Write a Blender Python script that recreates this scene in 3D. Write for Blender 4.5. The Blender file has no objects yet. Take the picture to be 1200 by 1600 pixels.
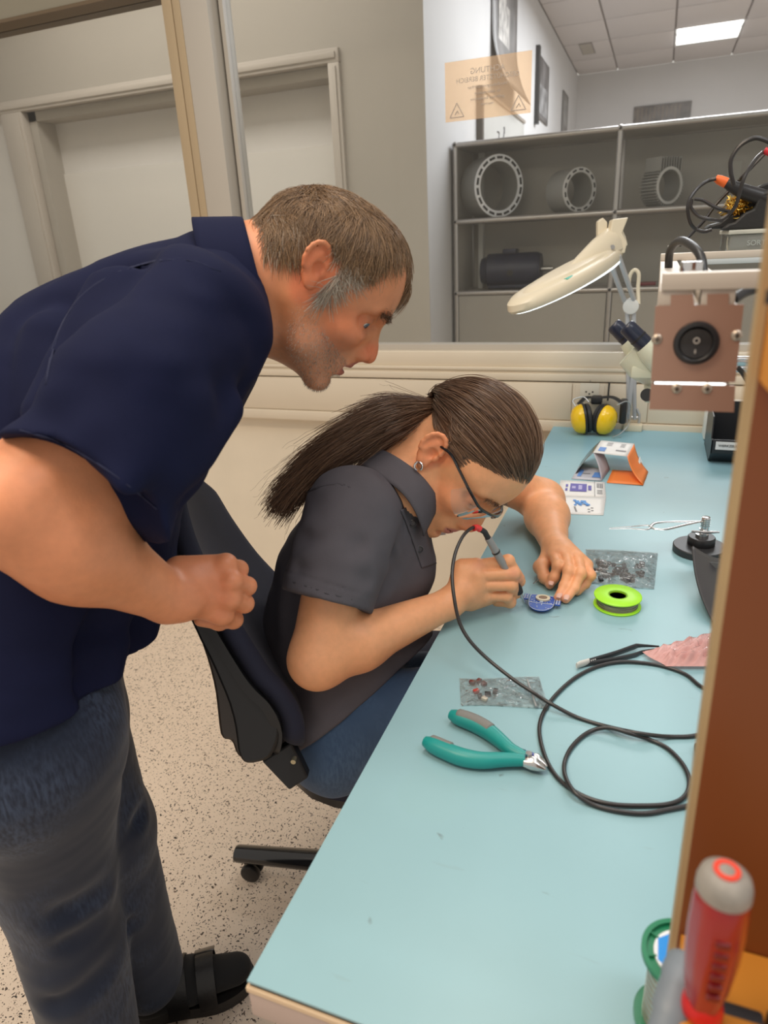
import bpy, bmesh, math, random
import numpy as np
from mathutils import Vector, Matrix
random.seed(7); RNG = np.random.RandomState(7)
# ---------------------------------------------------------------- camera
CAM_F = 1059.0
_n = lambda a: a / np.linalg.norm(a)
def _ray(u, v): return np.array([u - 600.0, -(v - 800.0), -CAM_F])
_Z = -_n(_ray(742, 3500)); _Y = _n(_ray(1033, 361)); _Y = _n(_Y - _Z * (_Y @ _Z)); _X = np.cross(_Y, _Z)
CM = np.array([_X, _Y, _Z]); CO = np.array([0.0, 0.0, 1.31])
def at(u, v, x=None, y=None, z=None, d=None):
    "where the sight line through photo pixel (u, v) meets the plane x=, y= or z=, or reaches depth d"
    r = CM @ _ray(u, v)
    if d is not None: t = d / CAM_F
    elif x is not None: t = (x - CO[0]) / r[0]
    elif y is not None: t = (y - CO[1]) / r[1]
    else: t = (z - CO[2]) / r[2]
    return CO + t * r
sc = bpy.context.scene
cd = bpy.data.cameras.new('camera'); cam = bpy.data.objects.new('camera', cd); sc.collection.objects.link(cam)
cd.sensor_fit = 'VERTICAL'; cd.sensor_height = 24; cd.lens = CAM_F / 1600 * 24; cd.clip_start = 0.02
cam.matrix_world = Matrix(np.vstack([np.hstack([CM, CO[:, None]]), [0, 0, 0, 1]]).tolist())
cd.dof.use_dof = True; cd.dof.focus_distance = 1.1; cd.dof.aperture_fstop = 4.0
sc.camera = cam
# ---------------------------------------------------------------- world, lights, exposure
sc.view_settings.view_transform = 'Standard'; sc.view_settings.look = 'None'
sc.view_settings.exposure = 0.08; sc.view_settings.gamma = 1.0; sc.view_settings.use_curve_mapping = False
w = bpy.data.worlds.new('world'); sc.world = w; w.use_nodes = True
w.node_tree.nodes['Background'].inputs[0].default_value = (1.0, 0.93, 0.85, 1)
w.node_tree.nodes['Background'].inputs[1].default_value = 0.58
def area(name, loc, size, power, col, aim=None):
    l = bpy.data.lights.new(name, 'AREA'); l.shape = 'RECTANGLE'; l.size, l.size_y = size; l.energy = power; l.color = col
    o = bpy.data.objects.new(name, l); sc.collection.objects.link(o); o.location = loc
    if aim is not None: o.rotation_euler = (Vector(aim) - Vector(loc)).to_track_quat('-Z', 'Y').to_euler()
    return o
area('room_lamp', (-0.9, -0.2, 2.75), (1.2, 0.5), 25, (1.0, 0.82, 0.62))
area('room_lamp', (-0.35, 1.1, 2.75), (0.35, 1.3), 12, (1.0, 0.93, 0.84))
area('room_lamp', (0.9, 0.4, 2.75), (1.2, 0.4), 11, (0.95, 0.97, 1.0))
area('far_room_fill', (0.2, 5.2, 2.85), (1.2, 3.0), 95, (0.95, 0.96, 1.0))  # unseen fill light added to light the closed next room
area('corridor_fill', (-2.2, 2.55, 2.85), (1.8, 0.3), 15, (1.0, 0.93, 0.84))  # unseen fill light added to brighten the corridor wall and frosted panes
cyc = sc.cycles
cyc.max_bounces = 8; cyc.transparent_max_bounces = 16; cyc.caustics_reflective = False; cyc.caustics_refractive = False
# ---------------------------------------------------------------- materials
def mat(name, col, rough=0.5, metal=0.0, var=0.0, vscale=40, bump=0.0, bscale=200, sss=0.0, sheen=0.0, coat=0.0,
        emit=None, estr=0, alpha=1.0, trans=0.0, spec=0.5, ramp=None, vcol=False, stretch=(1, 1, 1), detail=4, bdist=0.002):
    m = bpy.data.materials.new(name); m.use_nodes = True; nt = m.node_tree; b = nt.nodes['Principled BSDF']
    b.inputs['Base Color'].default_value = (*col, 1); b.inputs['Roughness'].default_value = rough
    b.inputs['Metallic'].default_value = metal; b.inputs['Specular IOR Level'].default_value = spec
    b.inputs['Alpha'].default_value = alpha; b.inputs['Transmission Weight'].default_value = trans
    b.inputs['Sheen Weight'].default_value = sheen; b.inputs['Coat Weight'].default_value = coat
    if sss:
        b.inputs['Subsurface Weight'].default_value = sss; b.inputs['Subsurface Radius'].default_value = (1, .35, .2)
        b.inputs['Subsurface Scale'].default_value = 0.006
    if emit: b.inputs['Emission Color'].default_value = (*emit, 1); b.inputs['Emission Strength'].default_value = estr
    tc = nt.nodes.new('ShaderNodeTexCoord'); mp = nt.nodes.new('ShaderNodeMapping'); mp.inputs['Scale'].default_value = stretch
    nt.links.new(tc.outputs['Object'], mp.inputs[0]); src = None
    if vcol:
        a = nt.nodes.new('ShaderNodeVertexColor'); a.layer_name = 'Col'; src = a.outputs['Color']
    if var:
        no = nt.nodes.new('ShaderNodeTexNoise'); no.inputs['Scale'].default_value = vscale; no.inputs['Detail'].default_value = detail
        nt.links.new(mp.outputs[0], no.inputs['Vector'])
        mr = nt.nodes.new('ShaderNodeMapRange'); mr.inputs[1].default_value = .3; mr.inputs[2].default_value = .7
        mr.inputs[3].default_value = 1 - var; mr.inputs[4].default_value = 1 + var
        nt.links.new(no.outputs['Fac'], mr.inputs[0])
        mx = nt.nodes.new('ShaderNodeMix'); mx.data_type = 'RGBA'; mx.blend_type = 'MULTIPLY'; mx.inputs[0].default_value = 1
        if src: nt.links.new(src, mx.inputs[6])
        else: mx.inputs[6].default_value = (*col, 1)
        nt.links.new(mr.outputs[0], mx.inputs[7]); src = mx.outputs[2]
    if src: nt.links.new(src, b.inputs['Base Color'])
    if bump:
        n2 = nt.nodes.new('ShaderNodeTexNoise'); n2.inputs['Scale'].default_value = bscale; n2.inputs['Detail'].default_value = 3
        nt.links.new(mp.outputs[0], n2.inputs['Vector'])
        bp = nt.nodes.new('ShaderNodeBump'); bp.inputs['Strength'].default_value = bump; bp.inputs['Distance'].default_value = bdist
        nt.links.new(n2.outputs['Fac'], bp.inputs['Height']); nt.links.new(bp.outputs[0], b.inputs['Normal'])
    return m
def film(name, tint=(1, 1, 1), refl=0.5, rough=0.05, haze=None, hazef=0.0, bump=0.0, bscale=60):
    "thin clear sheet: see-through with a fresnel reflection and optional haze"
    m = bpy.data.materials.new(name); m.use_nodes = True; nt = m.node_tree; nt.nodes.clear(); N = nt.nodes.new; L = nt.links.new
    out = N('ShaderNodeOutputMaterial'); tr = N('ShaderNodeBsdfTransparent'); tr.inputs[0].default_value = (*tint, 1)
    gl = N('ShaderNodeBsdfGlossy'); gl.inputs['Roughness'].default_value = rough
    fr = N('ShaderNodeLayerWeight'); fr.inputs[0].default_value = refl
    mx = N('ShaderNodeMixShader'); base = tr.outputs[0]
    if haze:
        df = N('ShaderNodeBsdfDiffuse'); df.inputs[0].default_value = (*haze, 1); m0 = N('ShaderNodeMixShader'); m0.inputs[0].default_value = hazef
        L(tr.outputs[0], m0.inputs[1]); L(df.outputs[0], m0.inputs[2]); base = m0.outputs[0]
    L(fr.outputs['Fresnel'], mx.inputs[0]); L(base, mx.inputs[1]); L(gl.outputs[0], mx.inputs[2]); L(mx.outputs[0], out.inputs[0])
    if bump:
        tc = N('ShaderNodeTexCoord'); no = N('ShaderNodeTexNoise'); no.inputs['Scale'].default_value = bscale; no.inputs['Detail'].default_value = 3
        no.inputs['Distortion'].default_value = 1.5
        L(tc.outputs['Object'], no.inputs['Vector'])
        bp = N('ShaderNodeBump'); bp.inputs['Strength'].default_value = bump; bp.inputs['Distance'].default_value = 0.01
        L(no.outputs['Fac'], bp.inputs['Height']); L(bp.outputs[0], gl.inputs['Normal']); L(bp.outputs[0], fr.inputs['Normal'])
    return m
# ---------------------------------------------------------------- object helpers
def link(o, parent=None):
    sc.collection.objects.link(o)
    if parent is not None: o.parent = parent
    return o
def tag(o, label=None, cat=None, group=None, kind=None):
    if label: o['label'] = label
    if cat: o['category'] = cat
    if group: o['group'] = group
    if kind: o['kind'] = kind
    return o
def empty(name, loc, label, cat, group=None, mw=None):
    o = bpy.data.objects.new(name, None); o.empty_display_size = .02; link(o)
    o.matrix_world = mw if mw is not None else Matrix.Translation(Vector(loc))
    return tag(o, label, cat, group)
class MB:
    "collects shapes, then links them as one mesh object"
    def __init__(s): s.b = bmesh.new()
    def box(s, lo, hi, bev=0, mw=None, seg=2):
        lo, hi = np.minimum(lo, hi), np.maximum(lo, hi)
        r = bmesh.ops.create_cube(s.b, size=1); c = (np.array(lo) + hi) / 2; d = np.array(hi) - lo
        for v in r['verts']: v.co = Vector((v.co.x * d[0] + c[0], v.co.y * d[1] + c[1], v.co.z * d[2] + c[2]))
        vs = r['verts']
        if bev:
            es = list({e for v in vs for e in v.link_edges})
            g = bmesh.ops.bevel(s.b, geom=es, offset=bev, segments=seg, affect='EDGES', profile=.5); vs = list({v for f in g['faces'] for v in f.verts} | {v for v in vs if v.is_valid})
        if mw is not None: bmesh.ops.transform(s.b, matrix=mw, verts=vs)
        return s
    def loft(s, rings, cap=True, closed=False):
        b = s.b; R = [[b.verts.new(Vector(p)) for p in r] for r in rings]; n = len(R[0])
        seq = list(zip(R, R[1:])) + ([(R[-1], R[0])] if closed else [])
        for a, c in seq:
            for i in range(n):
                j = (i + 1) % n
                try: b.faces.new((a[i], a[j], c[j], c[i]))
                except ValueError: pass
        if cap and not closed:
            for r in (R[0][::-1], R[-1]):
                try: b.faces.new(r)
                except ValueError: pass
        return s
    def tube(s, pts, r, n=10, cap=True, closed=False, flat=None, up=(0, 0, 1)):
        P = [np.array(p, float) for p in pts]; m = len(P); rr = r if hasattr(r, '__len__') else [r] * m; rings = []
        nrm = None
        for i in range(m):
            if closed: t = P[(i + 1) % m] - P[i - 1]
            else: t = P[min(i + 1, m - 1)] - P[max(i - 1, 0)]
            t = t / (np.linalg.norm(t) + 1e-12)
            if nrm is None:
                a = np.array(up, float)
                if abs(a @ t) > .95: a = np.array([1., 0, 0]) if abs(t[0]) < .9 else np.array([0, 1., 0])
                nrm = np.cross(t, a); nrm /= np.linalg.norm(nrm)
            else:
                nrm = nrm - t * (nrm @ t); nrm /= (np.linalg.norm(nrm) + 1e-12)
            bn = np.cross(t, nrm); f = (flat if flat is not None else 1.0)
            rings.append([P[i] + rr[i] * (math.cos(k * 2 * math.pi / n) * nrm + f * math.sin(k * 2 * math.pi / n) * bn) for k in range(n)])
        return s.loft(rings, cap, closed)
    def cyl(s, a, b, r, r2=None, n=24, bev=0):
        a, b = np.array(a, float), np.array(b, float); r2 = r if r2 is None else r2
        if bev:
            t = (b - a) / np.linalg.norm(b - a)
            return s.tube([a, a + t * bev * .3, a + t * bev, b - t * bev, b - t * bev * .3, b], [r - bev, r - bev * .3, r, r2, r2 - bev * .3, r2 - bev], n)
        return s.tube([a, b], [r, r2], n)
    def lathe(s, prof, n=32, mw=None):
        "prof: (radius, height) list about z"
        rings = []
        for (r, h) in prof:
            ring = [Vector((max(r, 1e-5) * math.cos(2 * math.pi * k / n), max(r, 1e-5) * math.sin(2 * math.pi * k / n), h)) for k in range(n)]
            rings.append([mw @ v if mw is not None else v for v in ring])
        return s.loft(rings)
    def ring(s, ro, ri, h0, h1, n=48, mw=None):
        prof = [(ri, h0), (ro, h0), (ro, h1), (ri, h1)]; rings = []
        for (r, h) in prof:
            ring = [Vector((r * math.cos(2 * math.pi * k / n), r * math.sin(2 * math.pi * k / n), h)) for k in range(n)]
            rings.append([mw @ v if mw is not None else v for v in ring])
        return s.loft(rings, closed=True)
    def prism(s, outline, h0, h1, mw=None):
        "outline: (x, y) polygon extruded in z"
        A = [Vector((x, y, h0)) for x, y in outline]; B = [Vector((x, y, h1)) for x, y in outline]
        if mw is not None: A = [mw @ v for v in A]; B = [mw @ v for v in B]
        a = [s.b.verts.new(v) for v in A]; c = [s.b.verts.new(v) for v in B]; n = len(a)
        s.b.faces.new(a[::-1]); s.b.faces.new(c)
        for i in range(n): s.b.faces.new((a[i], a[(i + 1) % n], c[(i + 1) % n], c[i]))
        return s
    def ball(s, c, r, seg=20, sc3=(1, 1, 1), mw=None):
        g = bmesh.ops.create_uvsphere(s.b, u_segments=seg, v_segments=max(6, seg // 2), radius=r)
        for v in g['verts']:
            v.co = Vector((v.co.x * sc3[0], v.co.y * sc3[1], v.co.z * sc3[2]))
            v.co = (mw @ v.co if mw is not None else v.co) + Vector(c)
        return s
    def grid(s, fn, nu, nv):
        V = [[s.b.verts.new(Vector(fn(i / nu, j / nv))) for j in range(nv + 1)] for i in range(nu + 1)]
        for i in range(nu):
            for j in range(nv): s.b.faces.new((V[i][j], V[i + 1][j], V[i + 1][j + 1], V[i][j + 1]))
        return s
    def build(s, name, m, parent=None, label=None, cat=None, group=None, kind=None, smooth=True, ang=40, bevel=0, world=True):
        bmesh.ops.recalc_face_normals(s.b, faces=s.b.faces[:])
        me = bpy.data.meshes.new(name); s.b.to_mesh(me); s.b.free()
        for mm in (m if isinstance(m, (list, tuple)) else [m]): me.materials.append(mm)
        return fin(me, name, parent, label, cat, group, kind, smooth, ang, bevel, world)
def fin(me, name, parent=None, label=None, cat=None, group=None, kind=None, smooth=True, ang=40, bevel=0, world=True):
    if smooth and len(me.polygons):
        me.polygons.foreach_set('use_smooth', [True] * len(me.polygons))
        if ang < 179: me.set_sharp_from_angle(angle=math.radians(ang))
    o = bpy.data.objects.new(name, me)
    if bevel:
        bv = o.modifiers.new('edge', 'BEVEL'); bv.width = bevel; bv.segments = 2; bv.limit_method = 'ANGLE'; bv.angle_limit = math.radians(40)
    link(o)
    if parent is not None:
        o.parent = parent
        if world:      # the mesh was given in world coordinates
            bpy.context.view_layer.update(); me.transform(world_inv(parent))
    return tag(o, label, cat, group, kind)
def world_m(o):
    m = o.matrix_basis.copy()
    return world_m(o.parent) @ m if o.parent else m
def world_inv(o): return world_m(o).inverted()
def recentre(o):
    "put a mesh thing's origin at the foot of its mesh"
    me = o.data; c = np.array([v.co[:] for v in me.vertices]); p = Vector(((c[:, 0].min() + c[:, 0].max()) / 2, (c[:, 1].min() + c[:, 1].max()) / 2, c[:, 2].min()))
    me.transform(Matrix.Translation(-p)); o.location = o.location + p; return o
def text(s, size, m, mw, name, parent=None, ext=0.0003, align='CENTER', mirror=False):
    cu = bpy.data.curves.new(name, 'FONT'); cu.body = s; cu.size = size; cu.extrude = ext; cu.align_x = align; cu.align_y = 'CENTER'
    t = bpy.data.objects.new(name, cu); link(t); bpy.context.view_layer.update()
    me = bpy.data.meshes.new_from_object(t.evaluated_get(bpy.context.evaluated_depsgraph_get())); bpy.data.objects.remove(t)
    if mirror: me.transform(Matrix.Diagonal((-1, 1, 1, 1))); me.flip_normals()
    me.transform(mw); me.materials.clear(); me.materials.append(m)
    return fin(me, name, parent, smooth=False)
def frame(o, x, z):
    "matrix with origin o, x axis x, z axis z"
    x = Vector(x).normalized(); z = Vector(z); z = (z - x * z.dot(x)).normalized(); y = z.cross(x)
    m = Matrix((x, y, z)).transposed().to_4x4(); m.translation = Vector(o); return m
def catmull(pts, k=8, closed=False):
    P = [np.array(p, float) for p in pts]; n = len(P); out = []
    rng = range(n if closed else n - 1)
    for i in rng:
        p0 = P[i - 1] if (closed or i > 0) else 2 * P[0] - P[1]; p1 = P[i]; p2 = P[(i + 1) % n]
        p3 = P[(i + 2) % n] if (closed or i + 2 < n) else 2 * P[-1] - P[-2]
        for j in range(k):
            t = j / k
            out.append(.5 * ((2 * p1) + (-p0 + p2) * t + (2 * p0 - 5 * p1 + 4 * p2 - p3) * t * t + (-p0 + 3 * p1 - 3 * p2 + p3) * t ** 3))
    if not closed: out.append(P[-1])
    return out
# ---------------------------------------------------------------- shared materials
def floor_mat():
    m = mat('terrazzo', (.57, .47, .37), .38); nt = m.node_tree; N = nt.nodes.new; L = nt.links.new; b = nt.nodes['Principled BSDF']
    tc = N('ShaderNodeTexCoord'); prev = None
    col = N('ShaderNodeRGB'); col.outputs[0].default_value = (.80, .67, .545, 1); prev = col.outputs[0]
    for sca, th, c, seed in ((135, .27, (.05, .04, .035, 1), 0), (90, .20, (.10, .07, .05, 1), 3.3), (230, .24, (.22, .16, .12, 1), 7.7)):
        mp = N('ShaderNodeMapping'); mp.inputs['Location'].default_value = (seed, seed, 0); L(tc.outputs['Object'], mp.inputs[0])
        ns = N('ShaderNodeTexNoise'); ns.inputs['Scale'].default_value = 60; L(mp.outputs[0], ns.inputs['Vector'])
        mv = N('ShaderNodeMix'); mv.data_type = 'RGBA'; mv.blend_type = 'LINEAR_LIGHT'; mv.inputs[0].default_value = .012
        L(mp.outputs[0], mv.inputs[6]); L(ns.outputs['Color'], mv.inputs[7])
        vo = N('ShaderNodeTexVoronoi'); vo.inputs['Scale'].default_value = sca; L(mv.outputs[2], vo.inputs['Vector'])
        lt = N('ShaderNodeMath'); lt.operation = 'LESS_THAN'; lt.inputs[1].default_value = th; L(vo.outputs['Distance'], lt.inputs[0])
        sp = N('ShaderNodeSeparateColor'); L(vo.outputs['Color'], sp.inputs[0])
        l2 = N('ShaderNodeMath'); l2.operation = 'LESS_THAN'; l2.inputs[1].default_value = .6; L(sp.outputs[0], l2.inputs[0])
        mu = N('ShaderNodeMath'); mu.operation = 'MULTIPLY'; L(lt.outputs[0], mu.inputs[0]); L(l2.outputs[0], mu.inputs[1])
        mx = N('ShaderNodeMix'); mx.data_type = 'RGBA'; L(mu.outputs[0], mx.inputs[0]); L(prev, mx.inputs[6]); mx.inputs[7].default_value = c
        prev = mx.outputs[2]
    L(prev, b.inputs['Base Color']); return m
M = {}
M['floor'] = floor_mat()
M['wall'] = mat('cream_wall', (.82, .74, .60), .6, var=.03, vscale=6)
M['trunk'] = mat('cream_channel', (.70, .61, .48), .42, var=.015, vscale=5)
M['postgrey'] = mat('grey_post', (.50, .46, .40), .45)
M['posttan'] = mat('tan_post', (.46, .35, .215), .45)
M['farwall'] = mat('far_white_wall', (.62, .62, .63), .7, var=.02, vscale=3)
M['corr'] = mat('corridor_wall', (.47, .435, .39), .6, var=.02, vscale=3)
M['frosted'] = mat('frosted_pane', (.74, .71, .68), .25, var=.03, vscale=2)
M['frame'] = mat('window_frame', (.55, .50, .45), .4)
M['tile'] = mat('ceiling_tile', (.58, .55, .55), .8, bump=.3, bscale=300)
M['black'] = mat('black_plastic', (.018, .018, .02), .38)
M['rubber'] = mat('black_rubber', (.022, .022, .024), .6, bump=.2, bscale=400)
M['white'] = mat('white_plastic', (.78, .77, .73), .4)
M['chrome'] = mat('chrome', (.75, .75, .76), .18, metal=1)
M['steel'] = mat('steel', (.55, .55, .55), .32, metal=1)
M['glass'] = film('window_glass', (.96, .97, .96), refl=.12, rough=.02, haze=(.80, .77, .72), hazef=.025)
S = 'structure'
def sbox(name, lo, hi, m, parent=None, bev=0, kind=S): return MB().box(lo, hi, bev).build(name, m, parent, kind=None if parent is not None else kind)
# ---------------------------------------------------------------- near room
sbox('floor', (-7.0, -1.5, -.05), (3, 9.1, 0), M['floor'])
sbox('wall_back', (-7.0, 2.17, 0), (2.2, 2.27, .985), M['wall'])
yF = 2.125
bd = sbox('trim_1', (-7.0, yF, .778), (2.2, 2.17, .896), M['trunk'])                      # trunking body
bd['label'] = 'cream cable channel along the wall under the window'
sbox('channel_lip', (-7.0, yF - .012, .744), (2.2, 2.17, .778), M['trunk'], bd, bev=.003)
jx = [-2.6, -1.75, at(780, 588, y=yF)[0], at(894, 620, y=yF)[0], at(1012, 640, y=yF)[0], 1.1, 2.2]
x0 = -4.5
for i, x in enumerate(jx):
    sbox('cover_panel', (x0 + .0012, yF - .005, .781), (x - .0012, yF + .001, .894), M['trunk'], bd, bev=.0015); x0 = x
t2 = sbox('trim_2', (-7.0, yF - .004, .900), (2.2, 2.17, .922), M['trunk'], bev=.002)
sbox('ledge_strip', (-7.0, yF + .004, .922), (2.2, 2.17, .930), M['trunk'], t2)
sbox('ledge_rib', (-7.0, yF - .002, .930), (2.2, 2.17, .940), M['trunk'], t2, bev=.002)
t3 = sbox('trim_3', (-7.0, yF + .008, .940), (2.2, 2.17, .986), M['trunk'], bev=.002)
# window: posts, rails and the two panes
w1 = sbox('window_1', (-7.0, 2.165, .986), (2.2, 2.215, 1.004), M['postgrey'])
w1['label'] = 'interior window onto the next room'
sbox('top_rail', (-7.0, 2.12, 2.30), (2.2, 2.24, 2.75), M['postgrey'], w1)
sbox('post', (-1.497, 2.12, .986), (-1.462, 2.26, 2.75), M['posttan'], w1, bev=.001)
sbox('post', (-1.459, 2.12, .986), (-1.432, 2.26, 2.75), M['posttan'], w1, bev=.001)
sbox('post', (-1.4315, 2.121, .986), (-1.336, 2.26, 2.75), M['postgrey'], w1, bev=.001)
sbox('gasket', (-1.336, 2.185, 1.004), (-1.326, 2.195, 2.30), M['black'], w1)
sbox('bead', (-1.326, 2.17, 1.004), (-1.312, 2.21, 2.30), M['postgrey'], w1)
sbox('header', (-7.0, 2.12, 2.085), (-1.497, 2.24, 2.30), mat('header_olive', (.30, .27, .20), .5), w1)
sbox('header_edge', (-7.0, 2.115, 2.075), (-1.497, 2.24, 2.085), mat('header_edge', (.16, .11, .06), .5), w1)
sbox('pane', (-1.326, 2.187, 1.004), (2.2, 2.193, 2.30), M['glass'], w1)
sbox('pane', (-7.0, 2.187, 1.004), (-1.497, 2.193, 2.075), M['glass'], w1)
# reflection of a peach notice, modelled as a translucent sheet with mirrored letters
mst = film('peach_reflection', (1.0, .88, .74), refl=.05, rough=.5, haze=(.95, .78, .62), hazef=.22)
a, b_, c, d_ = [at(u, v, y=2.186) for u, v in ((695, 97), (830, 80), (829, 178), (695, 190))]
st = MB().box((a[0], 2.1850, (c[2] + d_[2]) / 2), (c[0], 2.1862, (a[2] + b_[2]) / 2)).build('notice_reflection', mst, smooth=False)
tag(st, 'peach translucent film on the window pane imitating the reflection of a warning notice, lettering reversed', 'sign')
mtx = mat('reflected_ink', (.50, .42, .36), .7)
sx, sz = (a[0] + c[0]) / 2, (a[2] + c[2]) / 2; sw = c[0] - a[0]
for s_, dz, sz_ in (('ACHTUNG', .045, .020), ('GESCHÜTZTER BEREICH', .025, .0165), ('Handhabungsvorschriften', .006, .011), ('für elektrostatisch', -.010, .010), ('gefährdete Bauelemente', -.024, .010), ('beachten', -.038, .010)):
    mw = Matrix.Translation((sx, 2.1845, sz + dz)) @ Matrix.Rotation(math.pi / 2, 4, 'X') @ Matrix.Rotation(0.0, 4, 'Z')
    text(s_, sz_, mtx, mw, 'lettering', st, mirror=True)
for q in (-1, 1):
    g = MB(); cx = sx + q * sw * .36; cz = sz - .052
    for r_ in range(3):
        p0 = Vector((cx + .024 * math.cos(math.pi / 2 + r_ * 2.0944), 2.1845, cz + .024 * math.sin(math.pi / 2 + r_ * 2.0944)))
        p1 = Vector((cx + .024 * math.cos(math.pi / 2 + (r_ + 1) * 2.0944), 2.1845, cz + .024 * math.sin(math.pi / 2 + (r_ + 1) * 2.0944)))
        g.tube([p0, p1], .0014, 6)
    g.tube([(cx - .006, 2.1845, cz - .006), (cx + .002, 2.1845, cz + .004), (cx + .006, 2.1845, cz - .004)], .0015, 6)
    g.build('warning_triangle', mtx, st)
# ---------------------------------------------------------------- next room and corridor
xs, yA, zc, yB = -1.0, 3.23, 2.95, 8.9
ff = sbox('wall_far', (-1.0, yB, 0), (3, yB + .1, zc), M['farwall'])
sbox('wall_side', (-1.14, yA, 0), (xs, yB, zc), M['farwall'])
wc = sbox('wall_corridor', (-7.0, yA, 2.13), (-1.14, yA + .1, zc), M['corr'])
wR = at(538, 200, y=yA)[0]
sbox('wall_segment', (wR, yA, 0), (-1.14, yA + .1, 2.13), M['corr'], wc)
sbox('wall_segment', (-1.14, yA, 0), (-1.0, yA - .004, zc), M['corr'], wc)
sbox('wall_segment', (-7.0, yA, 0), (wR, yA + .1, .85), M['corr'], wc)
mL, mR = at(20, 250, y=yA)[0], at(52, 250, y=yA)[0]
w3 = sbox('window_3', (-7.0, yA - .02, 2.075), (wR, yA + .03, 2.13), M['frame'], bev=.004); w3['label'] = 'frosted corridor windows seen through the glass'
for (x0, x1) in ((wR - .055, wR), (mL, mR), (-7.0, -4.4)):
    sbox('window_frame', (x0, yA - .02, .85), (x1, yA + .03, 2.075), M['frame'], w3, bev=.004)
    sbox('window_bead', (x0 + .015, yA - .028, .85), (x1 - .015, yA - .018, 2.06), M['frame'], w3, bev=.002)
sbox('window_bead', (-7.0, yA - .028, 2.09), (wR - .015, yA - .018, 2.115), M['frame'], w3, bev=.002)
sbox('window_frame', (-7.0, yA - .02, .85), (wR, yA + .03, .91), M['frame'], w3, bev=.004)
sbox('reveal', (mR, yA + .03, 2.03), (wR - .05, yA + .16, 2.075), M['corr'], w3)
sbox('reveal', (mR, yA + .03, .85), (mR + .05, yA + .16, 2.075), M['corr'], w3)
sbox('reveal', (mL - .3, yA + .10, 2.076), (wR, yA + .20, 2.2), M['corr'], w3)
sbox('reveal', (mL - .3, yA + .031, .8), (mR - .001, yA + .20, 2.2), M['corr'], w3)
sbox('reveal', (mL - .3, yA + .171, .8), (wR + .1, yA + .20, 2.2), M['corr'], w3)
sbox('frosted_pane', (mR, yA + .16, .85), (wR - .05, yA + .17, 2.075), M['frosted'], w3)
sbox('frosted_pane', (-7.0, yA + .02, .85), (mL, yA + .03, 2.075), M['frosted'], w3)
sbox('frosted_band', (mR, yA + .150, .85), (wR - .05, yA + .158, 1.78), mat('frosted_film', (.80, .77, .73), .3), w3)
cl = sbox('ceiling', (-7.0, 2.12, zc + .02), (3, yB, zc + .08), mat('ceiling_rail', (.36, .33, .33), .7))
xl = [-1.0, -.585, -.035, .515, 1.065, 1.615, 2.165]; yl = [8.9, 8.23, 7.56, 6.89, 6.22, 5.55, 4.88, 4.21]
for i in range(len(xl) - 1):
    for j in range(len(yl) - 1):
        if (i, j) == (2, 1): continue
        sbox('ceiling_panel', (xl[i] + .008, yl[j + 1] + .008, zc), (xl[i + 1] - .008, yl[j] - .008, zc + .02), M['tile'], cl, bev=.003)
sbox('ceiling_panel', (-7.0, 2.12, zc), (3, 4.2, zc + .02), M['tile'], cl)
mem = mat('lamp_glow', (1, 1, 1), .5, emit=(1, .98, .97), estr=2.6)
mbl = mat('lamp_white', (.7, .7, .7), .5)
e = empty('ceiling_light', (.24, 7.9, zc), 'white rectangular ceiling light lit in the next room', 'ceiling light')
MB().box((-.035, 7.56, zc + .004), (.515, 8.23, zc + .02)).build('light_housing', mbl, e)
MB().box((-.02, 7.72, zc - .004), (.50, 8.12, zc + .004)).build('diffuser', mem, e)
MB().box((-.02, 7.57, zc - .008), (.50, 7.70, zc + .004)).build('diffuser', mem, e)
MB().box((-.03, 7.700, zc - .012), (.51, 7.715, zc + .004)).build('divider', mat('lamp_rib', (.25, .25, .25), .5), e)
e = empty('ceiling_vent', (-.79, 7.8, zc), 'small square grey vent in the ceiling of the next room', 'vent')
MB().box((-.86, 7.55, zc - .006), (-.74, 7.98, zc)).build('vent_frame', mat('vent_grey', (.27, .25, .24), .6), e)
for k in range(6): MB().box((-.85, 7.585 + k * .065, zc - .010), (-.75, 7.615 + k * .065, zc - .005)).build('slat', M['postgrey'], e)
# posters on the side wall
mpo = [mat('poster_dark', (.10, .095, .095), .35, var=.7, vscale=5, detail=6), mat('poster_mid', (.15, .145, .15), .35, var=.6, vscale=4, detail=6), mat('poster_grey', (.17, .165, .16), .35, var=.5, vscale=5)]
mwh = mat('board_white', (.58, .58, .56), .3, var=.06, vscale=3); mfig = mat('poster_print', (.40, .38, .36), .4, var=.5, vscale=20)
def wall_sheet(name, y0, y1, z0, z1, m, label, cat, group=None, curl=0.0, thick=.004):
    xx = xs + .006
    def fn(s, t):
        lift = curl * max(0, (1 - t) - .55) ** 2
        return (xx + lift, y0 + (y1 - y0) * s, z0 + (z1 - z0) * t)
    e = MB().grid(fn, 8, 12).build(name, m, None); so = e.modifiers.new('thick', 'SOLIDIFY'); so.thickness = thick
    return tag(e, label, cat, group)
p1 = wall_sheet('wall_poster', 4.50, 5.25, 2.14, 2.86, mpo[0], 'large dark poster nearest the corner on the white side wall, upper edge out of view', 'poster', curl=.5)
g = MB().box((xs + .012, 4.66, 2.36), (xs + .0135, 4.98, 2.62)).ball((xs + .013, 4.80, 2.66), .09, 12, (.02, 1, .7)).build('print', mfig, p1)
p2 = wall_sheet('wall_poster', 6.12, 6.72, 2.20, 2.63, mpo[1], 'tall grey and black poster in the middle of the side wall', 'poster')
MB().box((xs + .010, 6.2, 2.24), (xs + .0115, 6.65, 2.44)).build('print', mat('poster_print_pale', (.30, .30, .31), .4, var=.6, vscale=9), p2)
MB().box((xs + .0005, 6.06, 2.14), (xs + .03, 6.125, 2.66)).build('poster_rail', M['black'], p2)
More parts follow.
